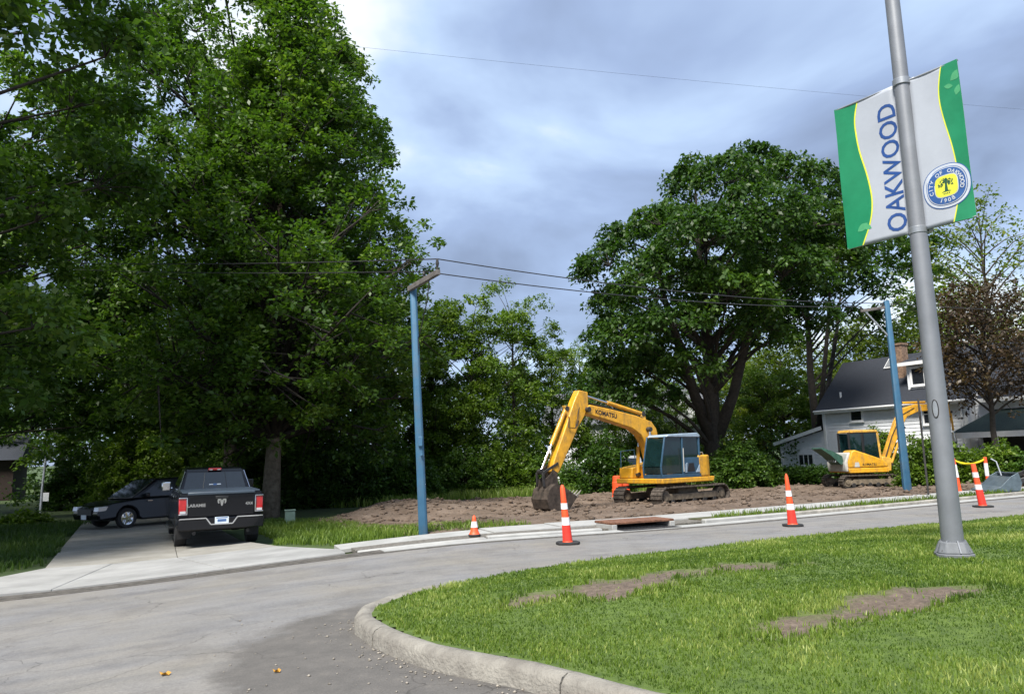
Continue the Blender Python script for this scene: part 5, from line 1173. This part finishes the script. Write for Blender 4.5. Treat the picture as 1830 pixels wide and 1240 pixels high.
def make_tree(h, prof, nb, seed, per=40, rs=.75, ls=.2, spb=9, t0=.18, rise=.35, tr=.3, droop=.35, stems=1, tone=.45, lean=(0, 0), gaps=0., inner=.35, sq=1.):
    """returns meshes (trunk, branches, crown). prof(t) = crown radius at height fraction t"""
    rng = np.random.default_rng(seed); mbT = MB(); mbB = MB(); zs = np.linspace(0, 1, 9); sp = []
    px = np.cumsum(rng.normal(0, .018*h*.35, 9)); py = np.cumsum(rng.normal(0, .018*h*.35, 9)); px -= px[0]; py -= py[0]
    ctr = lambda t: Vector((np.interp(t, zs, px)+lean[0]*t*h, np.interp(t, zs, py)+lean[1]*t*h, t*h))
    ts = np.linspace(0, .95, 12); rad = [tr*((1-t)**.8*.92+.06)*(1.35 if i == 0 else 1.12 if i == 1 else 1) for i, t in enumerate(ts)]
    mbT.tube([ctr(t)-Vector((0, 0, .25 if t == 0 else 0)) for t in ts], rad, 10)
    if stems > 1:
        for k in range(stems-1):
            a = rng.random()*6.28; mbT.tube([ctr(.12), ctr(.3)+Vector((math.cos(a), math.sin(a), 0))*h*.07, ctr(.55)+Vector((math.cos(a), math.sin(a), 0))*h*.14, ctr(.75)+Vector((math.cos(a), math.sin(a), 0))*h*.17], [tr*.7, tr*.55, tr*.4, tr*.15], 8)
    ga = 2.39996
    for i in range(nb):
        t = t0+(1-t0)*((i+.5)/nb)**.9; a = i*ga+rng.normal(0, .35); r = prof(t)*(.72+.42*rng.random()); btone = tone+rng.normal(0, .12)
        st = ctr(max(min(.2, t0), t-rise*r/h*.8-.03)); 
        tip = ctr(t)+Vector((math.cos(a)*r*sq, math.sin(a)*r, rng.normal(0, .03)*h)); mid = st.lerp(tip, .5)+Vector((0, 0, r*.13))
        rb = max(.015, tr*.30*(1-t)+.015*r)
        mbB.tube([st, st.lerp(mid, .5)+Vector((0, 0, r*.02)), mid, tip], [rb, rb*.75, rb*.5, rb*.15], 5, False)
        m = max(3, int(spb*(r/ max(.5, prof(.45)))*1.15)+2)
        for j in range(m):
            f = inner+(1.06-inner)*((j+rng.random())/m)
            c = (st.lerp(mid, f*2) if f < .5 else mid.lerp(tip, f*2-1))
            sd_ = (rng.random()-.5)*2*r*.36*(1.25-abs(f-.6)); c = c+Vector((-math.sin(a)*sd_, math.cos(a)*sd_, rng.normal(0, .13*r+.1)))
            if rng.random() < gaps: continue
            sp.append((c.x, c.y, c.z, btone+rng.normal(0, .06)))
            if j % 2 == 0:
                q = st.lerp(mid, min(1, f*1.6)) if f < .5 else mid.lerp(tip, max(0, f*2-1.25)); mbB.tube([q, c], [rb*.3, .008], 3, False)
    sp = np.array(sp); tm = npmesh_from(mbT, 'trunk'); bm_ = npmesh_from(mbB, 'branches'); cm = crown_mesh('crown', sp, per, rs, ls, rng, droop)
    return tm, bm_, cm
def npmesh_from(mb, name):
    me = bpy.data.meshes.new(name); me.from_pydata(mb.v, [], mb.f); me.update(); me.polygons.foreach_set('use_smooth', [True]*len(me.polygons)); return me

def lobe_tree(h, lobes, seed, per=46, rs=.5, ls=.2, tr=.3, droop=.4, tone=.45, dens=9., stems=1, lean=(0, 0), vgap=0.):
    """lobes: list of (x, y, z, r): mounds of foliage carried on limbs from the trunk"""
    rng = np.random.default_rng(seed); mbT = MB(); mbB = MB(); zs = np.linspace(0, 1, 9); sp = []
    px = np.cumsum(rng.normal(0, .006*h, 9)); py = np.cumsum(rng.normal(0, .006*h, 9)); px -= px[0]; py -= py[0]
    ctr = lambda t: Vector((np.interp(t, zs, px)+lean[0]*t*h, np.interp(t, zs, py)+lean[1]*t*h, t*h))
    ts = np.linspace(0, .85, 12); mbT.tube([ctr(t)-Vector((0, 0, .25 if t == 0 else 0)) for t in ts], [tr*((1-t)**.9*.92+.04)*(1.4 if i == 0 else 1.12 if i == 1 else 1) for i, t in enumerate(ts)], 10)
    for k in range(stems-1):
        a = rng.random()*6.28; d = Vector((math.cos(a), math.sin(a), 0)); mbT.tube([ctr(.14), ctr(.3)+d*h*.07, ctr(.55)+d*h*.15, ctr(.75)+d*h*.2], [tr*.7, tr*.5, tr*.35, tr*.1], 8)
    for (x, y, z, r) in lobes:
        c = Vector((x, y, z)); hz_ = math.hypot(x, y); st = ctr(max(.12, min(.8, (z-hz_*.75)/h))); mid = st.lerp(c, .5)+Vector((0, 0, hz_*.10)); rb = max(.03, tr*.22)
        mbB.tube([st, st.lerp(mid, .55)+Vector((0, 0, hz_*.02)), mid, c], [rb, rb*.8, rb*.6, rb*.3], 6, False)
        o = c-ctr(min(.95, z/h)); o.z = 0; o = o/(o.length+.3)
        k = max(5, int(dens*r*r)); lt = tone+rng.normal(0, .09)
        u = rng.standard_normal((k*3, 3)); u /= np.linalg.norm(u, axis=1, keepdims=True); u = u[(u[:, 2] > -.35) & (u @ np.array([o.x, o.y, .45]) > -.35)][:k]
        rad = r*(.72+.36*rng.random(len(u))); pts = np.array([x, y, z])+u*rad[:, None]*np.array([1, 1, .72])
        if vgap: pts = pts[rng.random(len(pts)) > vgap]
        for j, q in enumerate(pts):
            sp.append((*q, lt+rng.normal(0, .06)))
            if j % 3 == 0: mbB.tube([c, c.lerp(Vector(q), .55)+Vector((0, 0, r*.08)), q], [rb*.28, rb*.18, .006], 3, False)
    sp = np.array(sp)
    return npmesh_from(mbT, 'trunk'), npmesh_from(mbB, 'branches'), crown_mesh('crown', sp, per, rs, ls, rng, droop)
def env_lobes(h, env, n, seed, r0, r1, t0=.2, sq=1.):
    rng = np.random.default_rng(seed); out_ = []
    for i in range(n):
        t = t0+(.96-t0)*((i+.5)/n); r = r0+(r1-r0)*rng.random()*(1-.35*t); a = i*2.39996+rng.normal(0, .3); e = max(.1, env(t)*(.82+.3*rng.random())-r*.65)
        out_.append((math.cos(a)*e*sq, math.sin(a)*e, t*h+rng.normal(0, .02)*h, r))
    for t in np.linspace(t0+.15, .85, max(3, n//7)): out_.append((rng.normal(0, .6), rng.normal(0, .6), t*h, r1*.9))
    return out_
def put_tree(name, loc, meshes, mats, label, cat='tree', group=None, rz=0., s=(1, 1, 1)):
    e_ = empty(name, loc, rz, label, cat, group); e_.scale = s
    for nm, me, m in zip(('trunk', 'branches', 'crown'), meshes, (mats[0], mats[2] if len(mats) > 2 else mats[0], mats[1])):
        if not me.materials: me.materials.append(MATS[m])
        o = bpy.data.objects.new(nm, me); COL.objects.link(o); o.parent = e_
    return e_
def cone(Rm, w=.30): return lambda t: Rm*(max(.0, min(1, (t-.02)/w))**.6 if t < w else 1)*(1-max(0, (t-w)/(1.03-w))**1.5)+.3
def rnd(Rm, c=.55, k=2.2): return lambda t: Rm*max(.12, 1-abs((t-c)/(.62 if t < c else 1.04-c))**k)**.55
# --- left: the big street tree by the pickup and its neighbours
x, y = gp(482, 922, -.44)
A = make_tree(24, lambda t: 6.9*min(1, ((t-.02)/.28)**.6 if t < .3 else (1.04-t)/.74)+.25, 165, 31, per=58, rs=.60, ls=.20, spb=13, t0=.13, rise=.75, tr=.31, droop=-.12, tone=.48)
put_tree('street_tree', (x, y, Gz(x, y)-.05), A, ('bark_street', 'leaf_mid', 'bark_dark'), 'tall pointed street tree with bare trunk right of the pickup')
Bm = lobe_tree(23, env_lobes(23, rnd(8.2, .52, 2.8), 98, 32, 1.3, 2.3, .16), 32, per=44, rs=.62, ls=.23, tr=.42, droop=.4, tone=.44, dens=7.5)
put_tree('shade_tree', (-18.6, 17.0, Gz(-18, 19)-.05), Bm, ('bark_dark', 'leaf_mid'), 'broad shade tree overhanging the driveway and dark lawn')
put_tree('shade_tree', (-27.5, 37.0, Gz(-27, 37)-.05), Bm, ('bark_dark', 'leaf_mid'), 'broad shade tree standing behind the lawn and white post', rz=2.1, s=(1.05, 1.05, 1.0))
put_tree('shade_tree', (-14.2, 38.5, Gz(-14, 38)-.05), Bm, ('bark_dark', 'leaf_mid'), 'broad shade tree rising behind the pickup and dark car', rz=4.0, s=(1.0, 1.0, 1.16))
# --- the wood behind: three crowns repeated at other turns and sizes
W1 = lobe_tree(13, env_lobes(13, rnd(4.2, .55), 38, 41, .8, 1.5, .14), 41, per=40, rs=.5, ls=.2, tr=.2, tone=.5, dens=10)
W2 = lobe_tree(14.5, env_lobes(14.5, rnd(3.5, .6, 2.6), 36, 42, .7, 1.3, .2), 42, per=34, rs=.5, ls=.18, tr=.17, tone=.5, dens=9, vgap=.15)
W3 = lobe_tree(12, env_lobes(12, rnd(4.8, .5), 42, 43, .9, 1.6, .1), 43, per=40, rs=.52, ls=.21, tr=.2, tone=.42, dens=10)
wood = [(560, 44, W1, 1.12, 'wood tree just right of the tall street tree'), (640, 46, W3, 1.12, 'spreading tree left of the blue pole with crossarm'), (700, 50, W2, .98, 'slender tree just left of the crossarm'),
        (775, 47, W1, .98, 'leafy tree just right of the crossarm pole'), (850, 48, W3, 1.02, 'spreading tree midway between crossarm pole and big excavator'), (925, 50, W2, .92, 'slender tree above the grass strip, left of the big bucket'), (990, 52, W1, .84, 'small leafy tree above the big excavator arm'),
        (1045, 54, W2, .74, 'slender small tree left of the great dark tree'), (1105, 56, W3, .72, 'spreading low tree behind the excavator boom'), (1215, 58, W1, .70, 'leafy low tree behind the excavator cab'), (1385, 57, W3, .66, 'spreading low tree right of the great dark trunk'), (480, 50, W3, 1.2, 'spreading tree behind the street tree trunk'), (380, 52, W1, 1.25, 'leafy tree behind the black pickup'), (250, 50, W3, 1.15, 'spreading tree beyond the dark car'), (110, 54, W1, 1.3, 'leafy tree behind the white post')]
wm = {id(W1): 'leaf_bright', id(W2): 'leaf_bright', id(W3): 'leaf_bright'}
for k, (px, Y, me, s, lb) in enumerate(wood):
    if 600 < px < 1080: s *= .93
    p = at(px, 860, Y); put_tree('wood_tree', (p.x, Y, Gz(p.x, Y)-.1), me, ('bark_dark', wm[id(me)]), lb, group='trees of the wood behind the lot', rz=k*1.7, s=(s, s, s*(1+.05*(k % 3))))
# --- great dark tree and its neighbours
rngD = np.random.default_rng(51); pD = at(1281, 850, 44); LD = []
for (qx, qy, qr, dep) in ((1090, 475, 58, -2), (1125, 432, 55, 1), (1185, 405, 60, -3), (1232, 335, 50, 1), (1240, 305, 38, 0), (1300, 330, 66, -3), (1352, 292, 52, 0), (1405, 320, 58, -2), (1462, 335, 55, 1), (1455, 405, 76, -3), (1350, 400, 84, -5), (1262, 440, 84, -5.5), (1180, 500, 74, -4.5), (1100, 545, 52, -1), (1130, 600, 58, -3), (1205, 585, 62, -5), (1300, 535, 74, -5.5), (1400, 495, 74, -5), (1478, 475, 64, -2), (1095, 640, 46, 1), (1160, 665, 50, -2), (1360, 590, 50, -4), (1440, 570, 50, -2), (1505, 420, 55, 2), (1070, 690, 40, 0), (1120, 710, 46, -1), (1185, 715, 40, -2), (1240, 655, 44, -4), (1150, 590, 55, 2), (1085, 595, 42, 2), (1280, 565, 60, 0), (1240, 520, 66, -1), (1330, 560, 60, -1), (1385, 545, 56, 2), (1200, 640, 56, 0), (1150, 650, 56, 2), (1310, 610, 44, 2), (1390, 600, 44, 0), (1240, 600, 55, 3), (1350, 500, 70, 3),
                          (1300, 400, 80, 5), (1400, 420, 80, 5), (1200, 470, 75, 5), (1130, 540, 60, 4), (1300, 500, 80, 4), (1450, 500, 65, 5), (1340, 330, 60, 4), (1230, 400, 70, 0), (1340, 470, 80, 0), (1420, 440, 70, 0)):
    p = at(qx, qy, 44+dep); LD.append((p.x-pD.x, dep, p.z-Gz(pD.x, 44)+.1, qr*44/1350))
Dm = lobe_tree(17.5, LD, 51, per=58, rs=.68, ls=.25, tr=.62, droop=.75, tone=.42, stems=3, dens=8)
p = pD; put_tree('great_tree', (p.x, 44, Gz(p.x, 44)-.1), Dm, ('bark_dark', 'leaf_dark'), 'great dark broad tree with thick trunk behind the big excavator')
pE = at(1466, 850, 52); LE = []
for (qx, qy, qr, dep) in ((1500, 345, 50, 0), (1545, 370, 55, -2), (1600, 400, 55, 1), (1650, 440, 48, -1), (1560, 450, 60, -4), (1500, 470, 55, -3), (1620, 490, 50, -3), (1670, 500, 40, 1), (1560, 520, 50, -3), (1490, 540, 44, -2), (1430, 520, 46, 2), (1530, 420, 60, 4), (1610, 450, 55, 4), (1640, 545, 34, 0), (1540, 575, 40, 0)):
    p = at(qx, qy, 52+dep); LE.append((p.x-pE.x, dep, p.z-Gz(pE.x, 52)+.1, qr*52/1350))
Em = lobe_tree(19, LE, 52, per=46, rs=.62, ls=.27, tr=.36, droop=.6, tone=.42, stems=3, dens=6, vgap=.1)
p = pE; put_tree('fork_tree', (p.x, 52, Gz(p.x, 52)-.1), Em, ('bark_dark', 'leaf_dark'), 'tall forked dark tree behind the left end of the house')
for k, (px, Y, s, lb) in enumerate(((1410, 60, .95, 'yellow-green tree glowing behind the great dark trunk'), (1560, 62, 1.1, 'yellow-green tree behind the house roof'), (1320, 66, .9, 'yellow-green tree far behind the great dark tree'), (1700, 60, 1.25, 'yellow-green tree behind the chimney and lamp post'))):
    p = at(px, 850, Y)
    if k == 0: Ym = make_tree(11.5, rnd(4.2, .5), 50, 53, per=34, rs=.7, ls=.26, spb=8, t0=.08, tr=.18, tone=.5)
    put_tree('light_tree', (p.x, Y, Gz(p.x, Y)-.1), Ym, ('bark_dark', 'leaf_yellowgreen'), lb, group='yellow-green trees at the back', rz=k*2.1, s=(s, s, s))
# --- right: airy tree and purple-leaved tree
Fm = make_tree(17.5, rnd(4.6, .62), 60, 54, per=19, rs=.7, ls=.22, spb=8, t0=.25, rise=.7, tr=.2, droop=.3, tone=.55, gaps=.3)
p = at(1790, 850, 47); put_tree('airy_tree', (p.x, 47, Gz(p.x, 47)-.1), Fm, ('bark', 'leaf_yellowgreen'), 'thin airy tree with bare twigs above the purple tree')
Pm = make_tree(9.6, rnd(2.7, .66, 2.4), 56, 55, per=17, rs=.55, ls=.17, spb=9, t0=.45, rise=.5, tr=.16, droop=.55, tone=.45)
p = at(1795, 850, 35.5); put_tree('purple_tree', (p.x, 35.5, Gz(p.x, 35.5)-.1), Pm, ('bark_dark', 'leaf_purple'), 'dark purple-leaved tree before the right end of the house')
# --- shrubs
def shrub(px, py, Y, w_, h_, seed, m, label, d_=None, per=40, ls=.16, name='shrub', k=None, cat='shrub', rs=.34):
    rng = np.random.default_rng(seed); p = at(px, py, Y); z0 = Gz(p.x, Y) if Y > 17 else 0; d_ = d_ or w_*.8
    n = k or int(26*w_*h_+14); u = rng.standard_normal((n, 3)); u /= np.linalg.norm(u, axis=1, keepdims=True); u[:, 2] = np.abs(u[:, 2])*1.0; q = (.55+.5*rng.random(n))[:, None]
    c = u*q*np.array([w_/2, d_/2, h_*.9]); c[:, 2] = np.maximum(.12, c[:, 2]*(.85+.3*rng.random(n)))
    tone = .42+rng.normal(0, .1, n)
    e_ = empty(name, (p.x, Y, z0-.06), 0, label, cat)
    link('foliage', crown_mesh('foliage', np.column_stack([c, tone]), per, rs, ls, rng, .3, .8), MATS[m], e_)
    mb = MB()
    for j in range(0, n, max(1, n//40)): mb.tube([(rng.normal(0, .1*w_), rng.normal(0, .08*d_), 0), tuple(c[j]*np.array([.5, .5, .6])), tuple(c[j])], [.03, .02, .008], 4, False)
    link('stems', npmesh_from(mb, 'stems'), MATS['bark_dark'], e_)
    return e_
SH = [(1082, 868, 41, 2.9, 3.3, 'leaf_dark', 'dark upright shrub between the excavator arm and cab'), (1025, 870, 43.5, 1.9, 1.6, 'leaf_mid', 'low green shrub beside the excavator arm'), (1320, 862, 41.5, 3.6, 2.9, 'leaf_mid', 'round green shrub right of the big excavator cab'),
      (1360, 862, 43, 2.4, 2.1, 'leaf_mid', 'green shrub left of the clipped hedge'), (1240, 862, 44.5, 3.4, 2.6, 'leaf_bright', 'bright shrub behind the big excavator cab'), (1165, 845, 47, 4.5, 4.6, 'leaf_bright', 'tall bright shrub behind the excavator boom'),
      (1570, 862, 42.5, 3.0, 3.3, 'leaf_bright', 'tall leafy shrub behind the small excavator cab'), (1650, 862, 35, 2.4, 2.6, 'leaf_bright', 'bright shrub just left of the lamp post, before the house'), (1715, 855, 34.5, 2.2, 2.0, 'leaf_bright', 'bright shrub just right of the lamp post, before the house'),
      (1780, 850, 33.5, 2.8, 1.9, 'leaf_bright', 'large bright shrub before the porch'), (1830, 850, 33, 3.0, 1.7, 'leaf_mid', 'green shrub at the right edge behind the loader'),
      (820, 878, 43, 4.6, 3.0, 'leaf_mid', 'large shrub behind the berm, right of the crossarm pole'), (900, 875, 44.5, 4.4, 3.0, 'leaf_bright', 'large light shrub left of the excavator arm'), (960, 872, 45.5, 3.6, 2.6, 'leaf_mid', 'shrub at the far edge behind the bucket'),
      (715, 888, 40, 4.6, 3.2, 'leaf_mid', 'large shrub left of the crossarm pole'), (620, 900, 38, 4.6, 3.4, 'leaf_dark', 'dark shrub behind the end of the bare lot'), (545, 905, 37, 4.0, 3.2, 'leaf_dark', 'dark shrub right of the street tree trunk'),
      (420, 900, 40, 5.0, 3.6, 'leaf_mid', 'shrub behind the cab of the pickup'), (240, 905, 37, 5.0, 4.2, 'leaf_bright', 'light leafy shrub behind the dark car'), (140, 910, 42, 4.0, 2.8, 'leaf_dark', 'dark shrub right of the white post'), (50, 922, 30.5, 2.2, .6, 'leaf_bright', 'low light plants below the white post')]
for k, (px, py, Y, w_, h_, m, lb) in enumerate(SH): shrub(px, py, Y, w_, h_, 100+k, m, lb)
# clipped hedge along the house
rng = np.random.default_rng(77); pa = at(1385, 850, 44.5); pb = at(1510, 850, 41.5); n = 230; q = rng.random(n)
c = np.column_stack([pa.x+(pb.x-pa.x)*q+rng.normal(0, .3, n), pa.y+(pb.y-pa.y)*q+rng.normal(0, .3, n), np.abs(rng.random(n))*.8+.12, .4+rng.normal(0, .08, n)])
hg = empty('hedge', (0, 0, Gz(pa.x, pa.y)), 0, 'low dark clipped hedge in front of the lean-to wing', 'hedge'); link('foliage', crown_mesh('foliage', c, 60, .34, .13, rng, .1, .8), MATS['leaf_dark'], hg)
mb = MB()
for j in range(0, n, 6): mb.tube([(c[j][0], c[j][1], 0), (c[j][0]+.05, c[j][1], c[j][2])], .02, 4, False)
link('stems', npmesh_from(mb, 'stems'), MATS['bark_dark'], hg)
# far wood that reads as one mass
rng = np.random.default_rng(88); n = 2600; x = rng.uniform(-75, 70, n); y = 66+rng.random(n)*9+.0*x; hmax = 8.5+3.2*np.array([float(v) for v in fbm(x*.12, x*0+2)]); z = rng.random(n)**.75*hmax
sp = np.column_stack([x, y+3, z+.3, .32+.3*fbm(x*.3, z*.5)+rng.normal(0, .07, n)])
fw = link('far_wood', crown_mesh('far_wood', sp, 26, 1.35, .46, rng, .3, .8), MATS['leaf_mid']); fw.location.z = .0; stuff(fw, 'far dark wood closing the view behind the trees', 'wood')
# a fringe of undergrowth at the foot of the wood
n = 900; x = rng.uniform(-30, 22, n); y = 45+rng.random(n)*8; z = rng.random(n)**1.5*3.2; s = (x < 3) | (y > 50); x, y, z = x[s], y[s], z[s]
sp = np.column_stack([x, y, z, .33+rng.normal(0, .1, len(x))]); stuff(link('undergrowth', crown_mesh('undergrowth', sp, 36, .8, .22, rng, .3, .8), MATS['leaf_mid']), 'tangled undergrowth at the foot of the wood', 'undergrowth')
